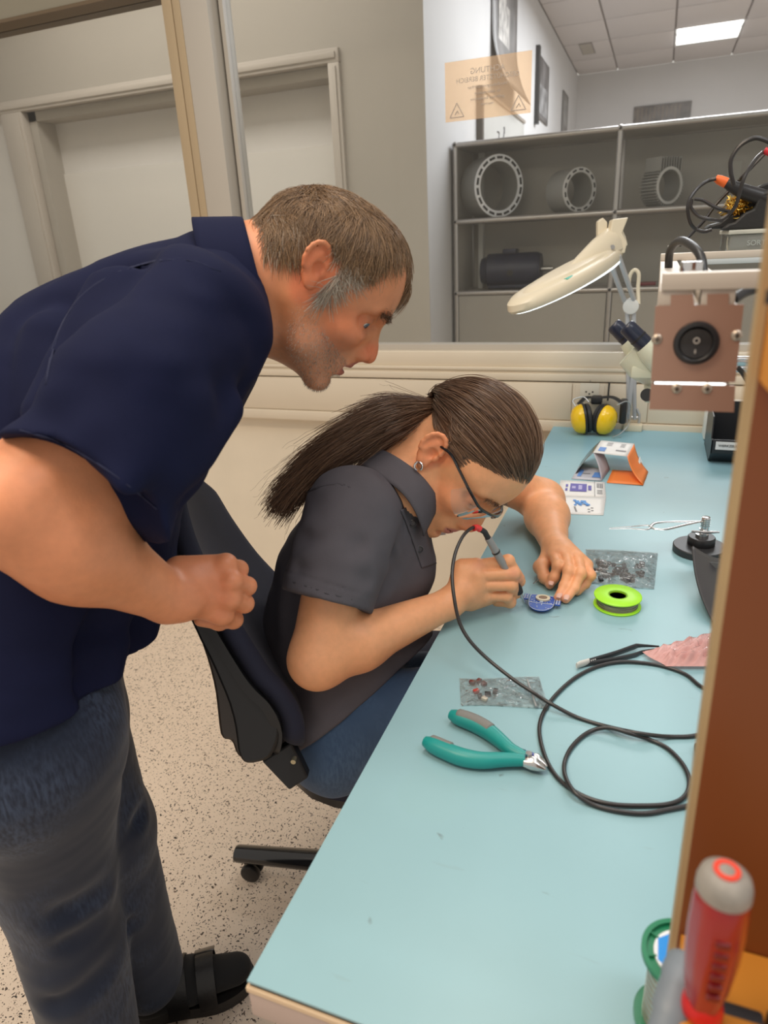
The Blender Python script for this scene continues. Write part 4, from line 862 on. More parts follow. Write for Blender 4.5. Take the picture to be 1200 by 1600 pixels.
# screwdriver
red = mat('handle_red', (.33, .007, .010), .25, coat=.3); cap_ = mat('cap_grey', (.30, .28, .25), .5, var=.12, vscale=120)
ct = at(1135, 1366, d=.335); zb_ = at(1119, 1590, y=ct[1])[2]
e = empty('screwdriver', (ct[0], ct[1], zb_), 'red handled screwdriver with grey cap standing in the wooden rack', 'screwdriver')
hh = ct[2] - zb_; T = Matrix.Translation((ct[0], ct[1], zb_))
n_ = 48; rings = []
for f_, r_ in ((.10, .0088), (.14, .0092), (.25, .0112), (.45, .0129), (.62, .0134), (.80, .0130), (.88, .0124), (.94, .0100)):
    rings.append([T @ Vector(((r_ * (1 + .03 * math.cos(6 * 2 * math.pi * k / n_))) * math.cos(2 * math.pi * k / n_), (r_ * (1 + .03 * math.cos(6 * 2 * math.pi * k / n_))) * math.sin(2 * math.pi * k / n_), hh * f_)) for k in range(n_)])
hd = MB().loft(rings).build('handle', red, e)
MB().lathe([(.0, hh * 1.03), (.004, hh * 1.028), (.0085, hh * 1.012), (.0118, hh * .985), (.0130, hh * .94), (.0131, hh * .895), (.0, hh * .895)], 40, T).build('cap', cap_, e)
MB().ring(.0062, .0038, hh * 1.012, hh * 1.032, 36, T).build('cap_ring', mat('ring_red', (.80, .07, .04), .4), e)
MB().lathe([(0, 0), (.0085, 0), (.0108, hh * .03), (.0105, hh * .08), (.0085, hh * .13), (0, hh * .13)], 36, T).build('collar', mat('bright_red', (.62, .010, .012), .3), e)
fv = -np.array([CM @ _ray(1135, 1470)])[0]; fa = math.atan2(fv[1], fv[0]) + .35
for k in range(6):
    f_ = .28 + .075 * k; rr_ = .0142 + .0006 * math.sin(f_ * 3)
    MB().box((.0118, -.0034, hh * f_), (.0139, .0034, hh * (f_ + .045)), .0008, T @ Matrix.Rotation(fa, 4, 'Z')).build('grip_mark', mat('dark_red_mark', (.16, .004, .008), .35), hd)
# wooden block, grey plier grip and black tool on the rack shelf
a = at(1060, 1560, z=zb_); bx = MB().box((a[0], yr - .115, zR + .0002), (a[0] + .075, a[1], zb_ - .0003), .001).build('tool_block', owood); tag(bx, 'orange brown wooden block at the foot of the red screwdriver', 'block')
bl_ = MB().box((a[0] + .001, a[1] + .001, zR + .0002), (a[0] + .045, a[1] + .014, zR + .016), .002).build('black_clip', M['rubber']); tag(bl_, 'black rubber clip between the wooden block and the grey grip', 'clip')
bl_ = MB().prism([(.0, 0), (.05, -.01), (.05, -.06), (.018, -.06)], 0, .012, Matrix.Translation((a[0] + .048, a[1] + .018, zR + .0002))).build('dark_holder', mat('holder_brown', (.05, .035, .03), .5)); tag(bl_, 'dark angular tool holder to the right of the red screwdriver', 'holder')
gp = [at(1030, 1640, d=.37), at(1044, 1590, d=.375), at(1058, 1545, d=.385), at(1072, 1512, d=.395), at(1082, 1500, d=.40)]
gg = MB().tube(catmull(gp, 5), [.0085] * 6 + [.010] * 6 + [.0115] * 5 + [.010, .008, .005, .002], 16, flat=.7).build('grey_grip', mat('grip_bluegrey', (.20, .24, .28), .45)); tag(gg, 'blue grey plastic tool grip leaning at the left of the rack shelf', 'tool grip')
# ---- green solder reel at the bottom
grn = mat('green_reel', (.01, .20, .09), .3, trans=.0); gpl = film('green_clear', (.55, .85, .68), refl=.35, rough=.1, haze=(.1, .45, .25), hazef=.45)
cb0 = D(1052, 1596); ct0 = at(1068, 1492, y=cb0[1]); HH = ct0[2] - DZ
e = empty('solder_reel', cb0, 'larger dark green reel of solder with blue label behind the rack edge', 'reel'); T = Matrix.Translation(Vector(cb0)); RR = .0285
MB().ring(RR, .010, 0, .003, 48, T).build('flange', gpl, e)
MB().ring(RR, RR - .0035, HH - .004, HH, 48, T).build('rim', grn, e); MB().ring(RR - .003, .010, HH - .004, HH - .003, 48, T).build('flange', grn, e)
for k in range(8): MB().box((.019, -.0006, HH - .004), (RR - .002, .0006, HH - .0005), mw=T @ Matrix.Rotation(k * math.pi / 4 + .3, 4, 'Z')).build('rib', grn, e)
MB().ring(.0200, .0008, HH - .003, HH - .0012, 40, T).build('label_edge', mat('label_white', (.8, .82, .85), .35), e)
MB().ring(.0190, .0100, HH - .0015, HH - .0008, 7, T).build('label_blue', mat('label_blue', (.01, .27, .78), .35), e)
MB().ring(.0075, .0008, HH - .0014, HH - .0007, 24, T).build('label_centre', mat('label_blue2', (.02, .30, .80), .35), e)
g = MB()
for k in range(int((HH - .008) / .003)): g.ring(.0225 - .0007 * (k % 2), .010, .003 + k * .003, .006 + k * .003, 40, T)
g.build('wire_winding', mat('solder_silver', (.55, .53, .46), .25, metal=.8), e)
# ---------------------------------------------------------------- organic surfaces from signed distances
V3 = lambda *a: np.array(a, np.float32)
def smin(a, b, k):
    h = np.clip(.5 + .5 * (b - a) / k, 0, 1); return b + (a - b) * h - k * h * (1 - h)
def smax(a, b, k): return -smin(-a, -b, k)
def rc(P, a, b, r1, r2):
    a = np.asarray(a, np.float32); ba = np.asarray(b, np.float32) - a; t = np.clip(((P - a) @ ba) / (ba @ ba), 0, 1)
    return np.linalg.norm(P - a - t[:, None] * ba, axis=1) - (r1 + (r2 - r1) * t)
def rcf(P, a, b, r1, r2, w, fl):
    "flattened round cone: fl scales thickness along unit direction w"
    a = np.asarray(a, np.float32); ba = np.asarray(b, np.float32) - a; t = np.clip(((P - a) @ ba) / (ba @ ba), 0, 1)
    q = P - a - t[:, None] * ba; w = np.asarray(w, np.float32); k = q @ w; q = q + np.outer(k * (1 / fl - 1), w)
    return (np.linalg.norm(q, axis=1) - (r1 + (r2 - r1) * t)) * min(1, fl ** .5)
def chain(P, pts, rs, k=.01):
    d = None
    for i in range(len(pts) - 1):
        e = rc(P, pts[i], pts[i + 1], rs[i], rs[i + 1]); d = e if d is None else smin(d, e, k)
    return d
def ell(P, c, r, R=None):
    p = P - np.asarray(c, np.float32)
    if R is not None: p = p @ np.asarray(R, np.float32)      # columns of R are the local axes
    r = np.asarray(r, np.float32); k0 = np.linalg.norm(p / r, axis=1); k1 = np.linalg.norm(p / (r * r), axis=1) + 1e-9
    return k0 * (k0 - 1) / k1
def sdf_mesh(fn, lo, hi, h, name='body', block=6):
    "sparse evaluation of fn, then naive surface nets with one projection step"
    lo = np.array(lo, np.float32); n = np.ceil((np.array(hi) - lo) / h / block).astype(int) * block + 1
    nb = (n - 1) // block
    cx = [lo[i] + (np.arange(nb[i]) + .5) * block * h for i in range(3)]
    Cg = np.stack(np.meshgrid(*cx, indexing='ij'), -1).reshape(-1, 3).astype(np.float32)
    dc = fn(Cg); act = np.abs(dc) < block * h * 1.35
    D3 = np.repeat(np.repeat(np.repeat(dc.reshape(nb), block, 0), block, 1), block, 2)
    full = np.full(n, 1.0, np.float32); full[:-1, :-1, :-1] = D3
    mask = np.zeros(n, bool); idx = np.argwhere(act.reshape(nb))
    for (i, j, k) in idx: mask[i * block:i * block + block + 1, j * block:j * block + block + 1, k * block:k * block + block + 1] = True
    I = np.argwhere(mask); Pp = (lo + I * h).astype(np.float32); dv = np.empty(len(I), np.float32)
    for s in range(0, len(I), 400000): dv[s:s + 400000] = fn(Pp[s:s + 400000])
    full[mask] = dv; ins = full < 0
    c = np.zeros(n - 1, np.int8)
    for dx in (0, 1):
        for dy in (0, 1):
            for dz in (0, 1): c += ins[dx:n[0] - 1 + dx, dy:n[1] - 1 + dy, dz:n[2] - 1 + dz]
    cell = np.argwhere((c > 0) & (c < 8)); vid = -np.ones(n - 1, np.int64); vid[tuple(cell.T)] = np.arange(len(cell))
    acc = np.zeros((len(cell), 3), np.float64); cnt = np.zeros(len(cell)); cor = [(x, y, z) for x in (0, 1) for y in (0, 1) for z in (0, 1)]
    for a in cor:
        for ax_ in range(3):
            if a[ax_]: continue
            b = list(a); b[ax_] = 1; A_ = full[tuple((cell + a).T)]; B_ = full[tuple((cell + b).T)]; m = (A_ < 0) != (B_ < 0)
            t = A_[m] / (A_[m] - B_[m]); pt = np.tile(np.array(a, float), (m.sum(), 1)); pt[:, ax_] += t; acc[m] += pt; cnt[m] += 1
    vt = lo + (cell + acc / cnt[:, None]) * h; faces = []
    for ax_ in range(3):
        o1, o2 = (ax_ + 1) % 3, (ax_ + 2) % 3
        s = [slice(0, n[i] - 1) for i in range(3)]; s2 = list(s); s[ax_] = slice(0, n[ax_] - 1); s2[ax_] = slice(1, n[ax_])
        for o in (o1, o2): s[o] = slice(1, n[o] - 1); s2[o] = slice(1, n[o] - 1)
        A_, B_ = ins[tuple(s)], ins[tuple(s2)]; e = np.argwhere(A_ != B_); base = e.copy(); base[:, o1] += 1; base[:, o2] += 1
        q = []
        for (p1, p2) in ((0, 0), (1, 0), (1, 1), (0, 1)):
            t = base.copy(); t[:, o1] -= p1; t[:, o2] -= p2; q.append(vid[tuple(t.T)])
        q = np.stack(q, 1); fl = A_[tuple(e.T)]; q[~fl] = q[~fl][:, ::-1]; faces.append(q)
    faces = np.concatenate(faces); faces = faces[(faces >= 0).all(1)]
    vt = vt.astype(np.float32)
    for _ in range(2):
        g = grad(fn, vt, h * .5); d = fn(vt); vt = vt - np.clip(d, -h * .6, h * .6)[:, None] * g
    return vt, faces
def grad(fn, P, e):
    g = np.stack([fn(P + np.eye(3, dtype=np.float32)[i] * e) - fn(P - np.eye(3, dtype=np.float32)[i] * e) for i in range(3)], 1)
    return g / (np.linalg.norm(g, axis=1, keepdims=True) + 1e-9)
def np_mesh(name, v, f, m, parent=None, col=None, **kw):
    me = bpy.data.meshes.new(name); me.vertices.add(len(v)); me.vertices.foreach_set('co', v.astype(np.float32).ravel())
    me.loops.add(f.size); me.loops.foreach_set('vertex_index', f.ravel().astype(np.int32)); me.polygons.add(len(f))
    me.polygons.foreach_set('loop_start', np.arange(0, f.size, f.shape[1], dtype=np.int32)); me.polygons.foreach_set('loop_total', np.full(len(f), f.shape[1], np.int32)); me.update(calc_edges=True); me.validate()
    me.materials.append(m)
    if col is not None:
        ca = me.color_attributes.new('Col', 'FLOAT_COLOR', 'POINT'); ca.data.foreach_set('color', np.hstack([col, np.ones((len(col), 1))]).astype(np.float32).ravel())
    return fin(me, name, parent, ang=180, **kw)
def nz(P, s, seed=0):
    "cheap smooth noise in about -1..1"
    r = np.random.RandomState(seed); o = 0
    for k in range(5):
        w = r.normal(size=3); w = w / np.linalg.norm(w) * s * (1 + .5 * k); o = o + np.sin(P @ w.astype(np.float32) + r.rand() * 6.28 + 1.3 * np.sin(P @ (r.normal(size=3) * s * .6).astype(np.float32))) / (1 + .4 * k)
    return o / 2.6
def frm(fwd, up):
    f = np.array(fwd, float); f /= np.linalg.norm(f); l = np.cross(np.array(up, float), f); l /= np.linalg.norm(l); u = np.cross(f, l); return np.stack([f, l, u], 1)
def hair_obj(name, strands, rad, m, parent, tip=.15):
    "strands: (n, k, 3) world points, drawn as real hair curves"
    n, k = strands.shape[:2]; hc = bpy.data.hair_curves.new(name); hc.add_curves([k] * n)
    M_ = np.array(world_inv(parent)) if parent is not None else np.eye(4); pts = strands.reshape(-1, 3) @ M_[:3, :3].T + M_[:3, 3]
    hc.attributes['position'].data.foreach_set('vector', pts.astype(np.float32).ravel())
    ra = hc.attributes.get('radius') or hc.attributes.new('radius', 'FLOAT', 'POINT')
    rr_ = np.tile(rad * np.linspace(1, tip, k) ** .7, n); ra.data.foreach_set('value', rr_.astype(np.float32)); hc.materials.append(m)
    o = bpy.data.objects.new(name, hc); link(o, parent); return o
def hair_mat(name, c1, c2, rough=.35):
    m = mat(name, c1, rough, spec=.5); nt = m.node_tree; b = nt.nodes['Principled BSDF']; hi = nt.nodes.new('ShaderNodeHairInfo'); mx = nt.nodes.new('ShaderNodeMix'); mx.data_type = 'RGBA'
    nt.links.new(hi.outputs['Random'], mx.inputs[0]); mx.inputs[6].default_value = (*c1, 1); mx.inputs[7].default_value = (*c2, 1); nt.links.new(mx.outputs[2], b.inputs['Base Color']); return m
def skinmat(name): return mat(name, (.6, .3, .2), .46, vcol=True, sss=.12, var=.05, vscale=90, bump=.12, bscale=420, bdist=.001)
def head_sdf(p, H):
    "p in head frame (x forward, y left, z up, origin between the ears). H: overrides"
    g = lambda k, d: H.get(k, d)
    ap = p.copy(); ap[:, 1] = np.abs(ap[:, 1])                     # mirrored copy for paired features
    d = ell(p, (g('cx', -.010), 0, g('cz', .040)), (g('cl', .100), g('cw', .077), g('ch', .090)))
    d = smin(d, ell(p, (.028, 0, .040), (.068, .066, .066)), .02)
    d = smin(d, ell(p, (.042, 0, -.030), (.049, .053, .070)), .025)
    d = smin(d, rc(ap, (-.004, .052, -.030), (.030, .047, -.066), .020, .017), .02)
    d = smin(d, rc(ap, (.030, .045, -.066), (.072, .012, -.094), .017, .015), .018)
    d = smin(d, ell(p, (.078, 0, g('chz', -.094)), (.017, .019, .015)), .012)
    d = smin(d, ell(ap, (.060, .038, -.021), (.025, .021, .016)), .018)      # cheek bones
    d = smin(d, ell(p, (.080, 0, -.060), (.020, .026, .026)), .015)          # muzzle
    d = smin(d, rc(ap, (.086, .008, g('bz', .020)), (.074, .042, .022), g('br', .0105), .009), .012)  # brow
    d = smin(d, rc(p, (.078, 0, .006), (.094, 0, -.034), .0135, .0165), .014)   # nose root and sides
    d = smax(d, -ell(ap, (.100, .031, .003), (.017, .015, .0115)), .010)      # sockets
    d = smax(d, -ell(ap, (.095, .050, .002), (.028, .020, .0115)), .010)      # outer corner set back
    d = smin(d, ell(ap, (.0715, .0330, .002), (.0150, .0155, .0135)), .003)   # lids
    d = smax(d, -ell(ap, (.0880, .0370, g('ez', .001)), (.0130, .0140, g('eo', .0032))), .0012)          # lid opening
    d = smin(d, rc(ap, (.083, .020, .0085), (.074, .047, .0065), .0022, .0020), .003)        # upper lid fold
    nt = np.array(g('nt', (.119, 0, -.030)))
    d = smin(d, rc(p, (.090, 0, .012), nt * .75 + np.array((.093, 0, .0)) * .25, .0075, .0085), .008)
    d = smin(d, rc(p, nt * .6 + np.array((.095, 0, -.002)) * .4, nt - (.004, 0, 0), .008, g('nr', .0105)), .006)
    d = smin(d, ell(ap, (nt[0] - .014, .0125, nt[2] - .004), (.0115, .0075, .0085)), .005)
    d = smax(d, -ell(ap, (nt[0] - .011, .0068, nt[2] - .0125), (.0060, .0032, .0055)), .002)
    d = smin(d, rc(p, (.086, 0, -.040), (.086, 0, -.058), .0135, .0150), .008)
    # lips
    lx, lz = g('lip', (.099, -.060)); op = g('open', .0)
    d = smin(d, ell(p, (lx - .004, 0, lz + .004 + op * .4), (.0100, .021, .0055)), .005)
    d = smin(d, ell(p, (lx - .007, 0, lz - .0075 - op * .6), (.0100, .018, .0060)), .005)
    d = smax(d, -ell(p, (lx + .003, 0, lz - .0015), (.013, .020, .0010 + op * .55)), .002)
    d = smax(d, -ell(p, (lx - .001, 0, lz - .0195), (.007, .016, .004)), .008)
    # ears
    ey = np.stack([ap[:, 0] - g('ex', -.006), ap[:, 1] - .078, ap[:, 2] - g('eaz', .002)], 1); es = g('es', 1.0); ey = ey / es
    ca, sa = math.cos(.18), math.sin(.18); E_ = np.stack([ey[:, 0] * ca + ey[:, 2] * sa, ey[:, 1], -ey[:, 0] * sa + ey[:, 2] * ca], 1)
    tl2 = .50; E2 = E_.copy(); E2[:, 1] = E_[:, 1] + E_[:, 0] * tl2 * 1.0                      # flare the back outwards
    base = ell(E2, (-.004, .002, .000), (.0165, .0058, .030))
    an = np.linspace(-.9, 3.75, 12); hx_ = [(-.004 + .0165 * math.cos(a_ + .05) * (1 if math.cos(a_) > 0 else 1.05), .006, .006 + .0250 * math.sin(a_ - .0)) for a_ in an[2:]]
    helix = None
    for i in range(len(hx_) - 1):
        t_ = rc(E2, hx_[i], hx_[i + 1], .0036, .0036); helix = t_ if helix is None else smin(helix, t_, .002)
    base = smin(base, helix, .003)
    base = smin(base, ell(E2, (.001, .004, -.026), (.0085, .0042, .0095)), .006)
    base = smin(base, rc(E2, (-.012, .005, -.008), (-.002, .005, .016), .003, .0028), .003)
    for i in range(1, len(hx_) - 2):
        c0, c1 = np.array(hx_[i]) * [.66, 1.35, .70] + [-.0005, 0, .001], np.array(hx_[i + 1]) * [.66, 1.35, .70] + [-.0005, 0, .001]; base = smax(base, -rc(E2, c0, c1, .0026, .0026), .0015)
    base = smax(base, -ell(E2, (.002, .0090, -.004), (.0085, .0085, .0115)), .002)
    base = smin(base, ell(E2, (.011, .004, -.006), (.004, .0035, .006)), .003)
    d = smin(d, base * es, .004)
    return d
def head_colour(p, skin, H, stub=0.0, lips=(.55, .16, .13)):
    "p in head frame -> base colour"
    n = len(p); c = np.tile(np.array(skin, float), (n, 1)); g = lambda k, d: H.get(k, d)
    def blob(cc, r, col, amt, edge=.5):
        nonlocal c
        q = np.linalg.norm((p * [1, 1, 1] - cc) / np.array(r), axis=1); w_ = amt * np.clip((1 + edge - q) / edge, 0, 1) * (q < 1 + edge); c = c * (1 - w_[:, None]) + np.array(col) * w_[:, None]
    ap = p.copy(); s0 = p
    red = np.array(skin) * [1.02, .70, .66]
    nt = g('nt', (.119, 0, -.030)); blob(np.array(nt), (.022, .018, .016), red, .75, .6)
    for s in (-1, 1):
        blob((.066, s * .048, -.022), (.03, .022, .024), red, .45, .7); blob((-.004, s * .085, .002), (.026, .02, .036), np.array(skin) * [1.04, .68, .62], .6, .3)
        blob((.088, s * .034, .012), (.018, .019, .014), np.array(skin) * [.80, .66, .62], .5, .6)
    if stub:
        z = p[:, 2]; x = p[:, 0]; w_ = np.clip((-.030 - z + .25 * (x - .03) * (x < .09)) / .025, 0, 1) * np.clip((x + .015) / .02, 0, 1) * np.clip((z + .128) / .02, .0, 1)
        w_ *= (1 - np.exp(-(((x - .1) / .012) ** 2 + ((z + .03) / .02) ** 2))); w_ = w_ * stub * (.65 + .35 * nz(p.astype(np.float32), 900, 4))
        c = c * (1 - w_[:, None]) + np.array([.32, .245, .20]) * w_[:, None]
    lx, lz = g('lip', (.099, -.060)); op = g('open', 0)
    q = np.sqrt(((p[:, 1]) / .0215) ** 2 + ((p[:, 2] - lz + .002) / (.0115 + op)) ** 2); w_ = np.clip((1.08 - q) / .16, 0, 1) * (p[:, 0] > lx - .016) * .85
    c = c * (1 - w_[:, None]) + np.array(lips) * w_[:, None]
    q = np.sqrt((p[:, 1] / .017) ** 2 + ((p[:, 2] - lz + .0015) / (.0012 + op * .5)) ** 2); w_ = np.clip((1.1 - q) / .3, 0, 1) * (p[:, 0] > lx - .02) * .8
    c = c * (1 - w_[:, None]) + np.array([.09, .02, .02]) * w_[:, None]
    return c
def finger(P, pts, r0, r1, k=.004):
    rs = np.linspace(r0, r1, len(pts)); d = None
    for i in range(len(pts) - 1):
        e = rc(P, pts[i], pts[i + 1], rs[i], rs[i + 1]); d = e if d is None else smin(d, e, k)
        e = rc(P, pts[i], np.array(pts[i]) + 1e-5, rs[i] * 1.05, rs[i] * 1.05); d = smin(d, e, k)
    return d
# ---------------------------------------------------------------- people
def head_frame(px, d, fi, ui, latx=0.0, s=1.0):
    O = at(*px, d=d); rd = CM @ _ray(*px); rd /= np.linalg.norm(rd)
    F = CM @ np.array([fi[0], -fi[1], 0]); U = CM @ np.array([ui[0], -ui[1], 0]); L = rd + latx * (CM @ np.array([1., 0, 0])); L /= np.linalg.norm(L)
    F = F - L * (F @ L); return O, frm(F, U - L * (U @ L)), s
def to_head(P, Fm): return (((P - Fm[0].astype(np.float32)) @ Fm[1].astype(np.float32)) / Fm[2]).astype(np.float32)
def from_head(p, Fm): return np.asarray(p) * Fm[2] @ Fm[1].T + Fm[0]
def warp(p, H): return np.stack([p[:, 0] / H.get('sx', 1), p[:, 1] / H.get('sy', 1), p[:, 2] - H.get('dz', 0)], 1).astype(np.float32)
def Ell(P, c, r, R): return ell(P, c, r, R)
def half(P, o, n): n = np.array(n, np.float32); n /= np.linalg.norm(n); return (P - np.asarray(o, np.float32)) @ n
def eye_parts(Fm, H, parent, iris, look=(1, 0, -.25)):
    for s in (-1, 1):
        c = from_head(np.array([.0712 * H.get('sx', 1), s * .0325, .002 + H.get('dz', 0)]), Fm); r = .0130 * Fm[2]
        e = MB().ball(c, r, 20).build('eye', mat('eye_white', (.72, .66, .62), .15), parent)
        ld = Fm[1] @ _n(np.array(look, float)); T = frame(c, np.cross(ld, [0, 0, 1.]), ld)
        MB().lathe([(0, r * 1.012), (.0020, r * 1.010), (.0056 * Fm[2], r * .93), (.0058 * Fm[2], r * .80), (0, r * .80)], 20, T).build('iris', iris, e)
        MB().lathe([(0, r * 1.03), (.0024, r * 1.015), (.0024, r * .9), (0, r * .9)], 16, T).build('pupil', M['black'], e)
skinM = skinmat('skin'); skinG = skinmat('skin_young')
def cloth(name, col, weave=700, sheen=.06, var=.06, bump=.25, rough=.85): return mat(name, col, rough, var=var, vscale=25, bump=bump, bscale=weave, sheen=sheen, bdist=.0008)
navy = cloth('navy_knit', (.0060, .0085, .034), sheen=0); charcoal = cloth('charcoal_pique', (.100, .093, .107), sheen=0); 
def denim(name, col, pale):
    m = cloth(name, col, 900, .15, .0, .3); nt = m.node_tree; N = nt.nodes.new; L = nt.links.new; b = nt.nodes['Principled BSDF']; tc = N('ShaderNodeTexCoord')
    n1 = N('ShaderNodeTexNoise'); n1.inputs['Scale'].default_value = 7; n1.inputs['Detail'].default_value = 6; L(tc.outputs['Object'], n1.inputs['Vector'])
    mp = N('ShaderNodeMapping'); mp.inputs['Scale'].default_value = (260, 260, 60); L(tc.outputs['Object'], mp.inputs[0]); n2 = N('ShaderNodeTexNoise'); n2.inputs['Scale'].default_value = 1; L(mp.outputs[0], n2.inputs['Vector'])
    r1 = N('ShaderNodeMapRange'); r1.inputs[1].default_value = .48; r1.inputs[2].default_value = .72; L(n1.outputs['Fac'], r1.inputs[0])
    r2 = N('ShaderNodeMapRange'); r2.inputs[1].default_value = .35; r2.inputs[2].default_value = .65; L(n2.outputs['Fac'], r2.inputs[0])
    mu = N('ShaderNodeMath'); mu.operation = 'MULTIPLY'; L(r1.outputs[0], mu.inputs[0]); L(r2.outputs[0], mu.inputs[1])
    mx = N('ShaderNodeMix'); mx.data_type = 'RGBA'; L(mu.outputs[0], mx.inputs[0]); mx.inputs[6].default_value = (*col, 1); mx.inputs[7].default_value = (*pale, 1); L(mx.outputs[2], b.inputs['Base Color']); return m
for _m in (navy, charcoal): _m.node_tree.nodes['Principled BSDF'].inputs['Specular IOR Level'].default_value = .18
jeansM = denim('dark_denim', (.006, .013, .034), (.040, .062, .115)); jeansG = denim('blue_denim', (.035, .075, .15), (.07, .13, .23))
# ================================================================ the standing man
HM = dict(cx=.0, cz=.022, cl=.098, ch=.084, sx=1.0, dz=-.012, nt=(.116, 0, -.029), lip=(.0965, -.060), open=.006, chz=-.096, bz=.019, br=.012, eaz=.016, ex=-.009, es=.83, ez=.000, eo=.0048)
FM = head_frame((503, 428), .87, (.755, .656), (.656, -.755))
Fh, Lh = _n(np.array([.90, .43, 0.])), _n(np.array([-.43, .90, 0.]))
m = lambda u, v, d: at(u, v, d=d).astype(np.float32)
neckA, neckB, neckC = from_head([-.030, 0, -.035], FM), m(372, 440, .86), m(330, 455, .85)
m_sh, m_el, m_wr = m(283, 535, .725), m(18, 796, .62), m(262, 934, .765)
m_shL = m_sh + Lh * .38; m_elL, m_wrL = m(120, 760, 1.05), m(80, 880, 1.02)
mk = [(357, 882, .79), (366, 908, .785), (364, 935, .79), (352, 960, .80)]
def fist_m(P):
    d = rc(P, m_wr, m(285, 932, .775), .0265, .029)
    for (u, v, q) in mk: d = smin(d, rc(P, m(282, 912 + (v - 920) * .45, .785), m(u - 6, v, q + .006), .020, .0125), .012)
    for i, (u, v, q) in enumerate(mk):
        d = smin(d, ell(P, m(u - 4, v, q), (.0125, .0125, .0125)), .006)
        ex = (16, 20, 18, 13)[i]
        f = finger(P, [m(u - 3, v, q + .004), m(u + ex, v + 8, q + .030), m(u + ex - 22, v + 12, q + .050), m(u - 38, v + 8, q + .045)], .0112, .0088); d = smin(d, f, .0025)
    th = finger(P, [m(292, 902, .80), m(330, 892, .825), m(352, 905, .845)], .0135, .0095); d = smin(d, th, .006)
    return d
def man_skin(P):
    ph = to_head(P, FM); d = head_sdf(warp(ph, HM), HM) * FM[2]
    d = smin(d, rc(P, neckA, neckB, .064, .064), .025); d = smin(d, rc(P, neckB, neckC, .062, .056), .03)
    d = smin(d, rc(P, from_head([.035, 0, -.085], FM), m(392, 500, .86), .030, .040), .025)
    a = rc(P, m_sh, m_el * .45 + m_sh * .55, .050, .054); a = smin(a, rc(P, m_el * .45 + m_sh * .55, m_el, .054, .045), .02)
    fo = m_el * .62 + m_wr * .38 + np.array([0, 0, -.002], np.float32)
    a = smin(a, rc(P, m_el, fo, .045, .049), .03); a = smin(a, rc(P, fo, m_wr, .049, .0275), .03)
    a = smin(a, rc(P, m(150, 790, .66), m(100, 850, .64), .030, .036), .03)
    a = smin(a, fist_m(P), .012)
    d = np.minimum(d, a)
    b = smin(rc(P, m_shL, m_elL, .055, .044), rc(P, m_elL, m_wrL, .044, .028), .02)
    for k in range(4): b = smin(b, finger(P, [m_wrL, m_wrL + V3(.02 + .014 * k, 0, -.07), m_wrL + V3(.03 + .014 * k, .02, -.11)], .012, .008), .008)
    b = smin(b, finger(P, [m_wrL, m_wrL + V3(.05, -.02, -.04), m_wrL + V3(.06, -.03, -.07)], .013, .009), .008)
    d = np.minimum(d, b); d = smin(d, rc(P, neckC, m(200, 600, .87), .05, .06), .03)
    return d
lo = np.min([from_head([.14, -.12, .12], FM), m_el - .08, m_wr - .1, m_wrL - .12, from_head([-.12, .1, -.1], FM)], 0); hi = np.max([from_head([.0, 0, .14], FM), m_wr + .14, m_elL + .12, m(640, 560, .95), m(500, 280, .95)], 0)
v, f = sdf_mesh(man_skin, lo - .02, hi + .02, .0028)
ph = to_head(v, FM).astype(float); pw = warp(ph, HM).astype(float)
skin_m = (.68, .27, .13); cc = np.tile(np.array(skin_m), (len(v), 1)); hm_ = np.linalg.norm(ph - [0, 0, -.01], axis=1) < .16
cc[hm_] = head_colour(pw[hm_], skin_m, HM, stub=.38, lips=(.42, .13, .11))
wf = np.clip(1 - (np.linalg.norm(v - m(345, 925, .79), axis=1) - .02) / .07, 0, 1)[:, None]; cc = cc * (1 - wf * .35) + cc * np.array([1.05, .82, .85]) * wf * .35
cc *= (1 + .05 * nz(v, 55, 2))[:, None]
man = np_mesh('person', v, f, skinM, None, cc)
tag(man, 'man in navy polo shirt and dark jeans bending forward beside the office chair', 'person')
eye_parts(FM, HM, man, mat('iris_blue', (.12, .18, .24), .2), (1, -.42, -.35))
# torso outline points along the body, all on the body's middle plane
mT = [m(352, 455, .86), m(272, 530, .86), m(185, 610, .87), m(105, 730, .87), m(95, 870, .86), m(60, 1010, .86), m(45, 1120, .86)]
mR = [(.075, .10), (.105, .165), (.135, .185), (.135, .18), (.128, .168), (.128, .172), (.128, .178)]
def torso(P, T_, R_, lat, k=.05):
    d = None
    for i in range(len(T_) - 1):
        a, b = T_[i], T_[i + 1]; ba = b - a; t = np.clip(((P - a) @ ba) / (ba @ ba), 0, 1); q = P - a - t[:, None] * ba
        rf = R_[i][0] + (R_[i + 1][0] - R_[i][0]) * t; rl = R_[i][1] + (R_[i + 1][1] - R_[i][1]) * t; l = q @ lat.astype(np.float32)
        qq = np.sqrt(np.maximum((q * q).sum(1) - l * l, 0)); e = (np.sqrt((qq / rf) ** 2 + (l / rl) ** 2) - 1) * np.minimum(rf, rl) * 1.05
        d = e if d is None else smin(d, e, k)
    return d
slA, slB = m_sh, m_el * .74 + m_sh * .26
cuffN = _n(m(20, 695, .62) - m(236, 822, .67)); cdir = _n(m_el - m_sh)
cuff_o = m(132, 760, .60); cuff_n = _n(np.cross(np.cross(m(245, 826, .66) - m(20, 697, .62), cdir), m(245, 826, .66) - m(20, 697, .62))); cuff_n = cuff_n if cuff_n @ cdir > 0 else -cuff_n
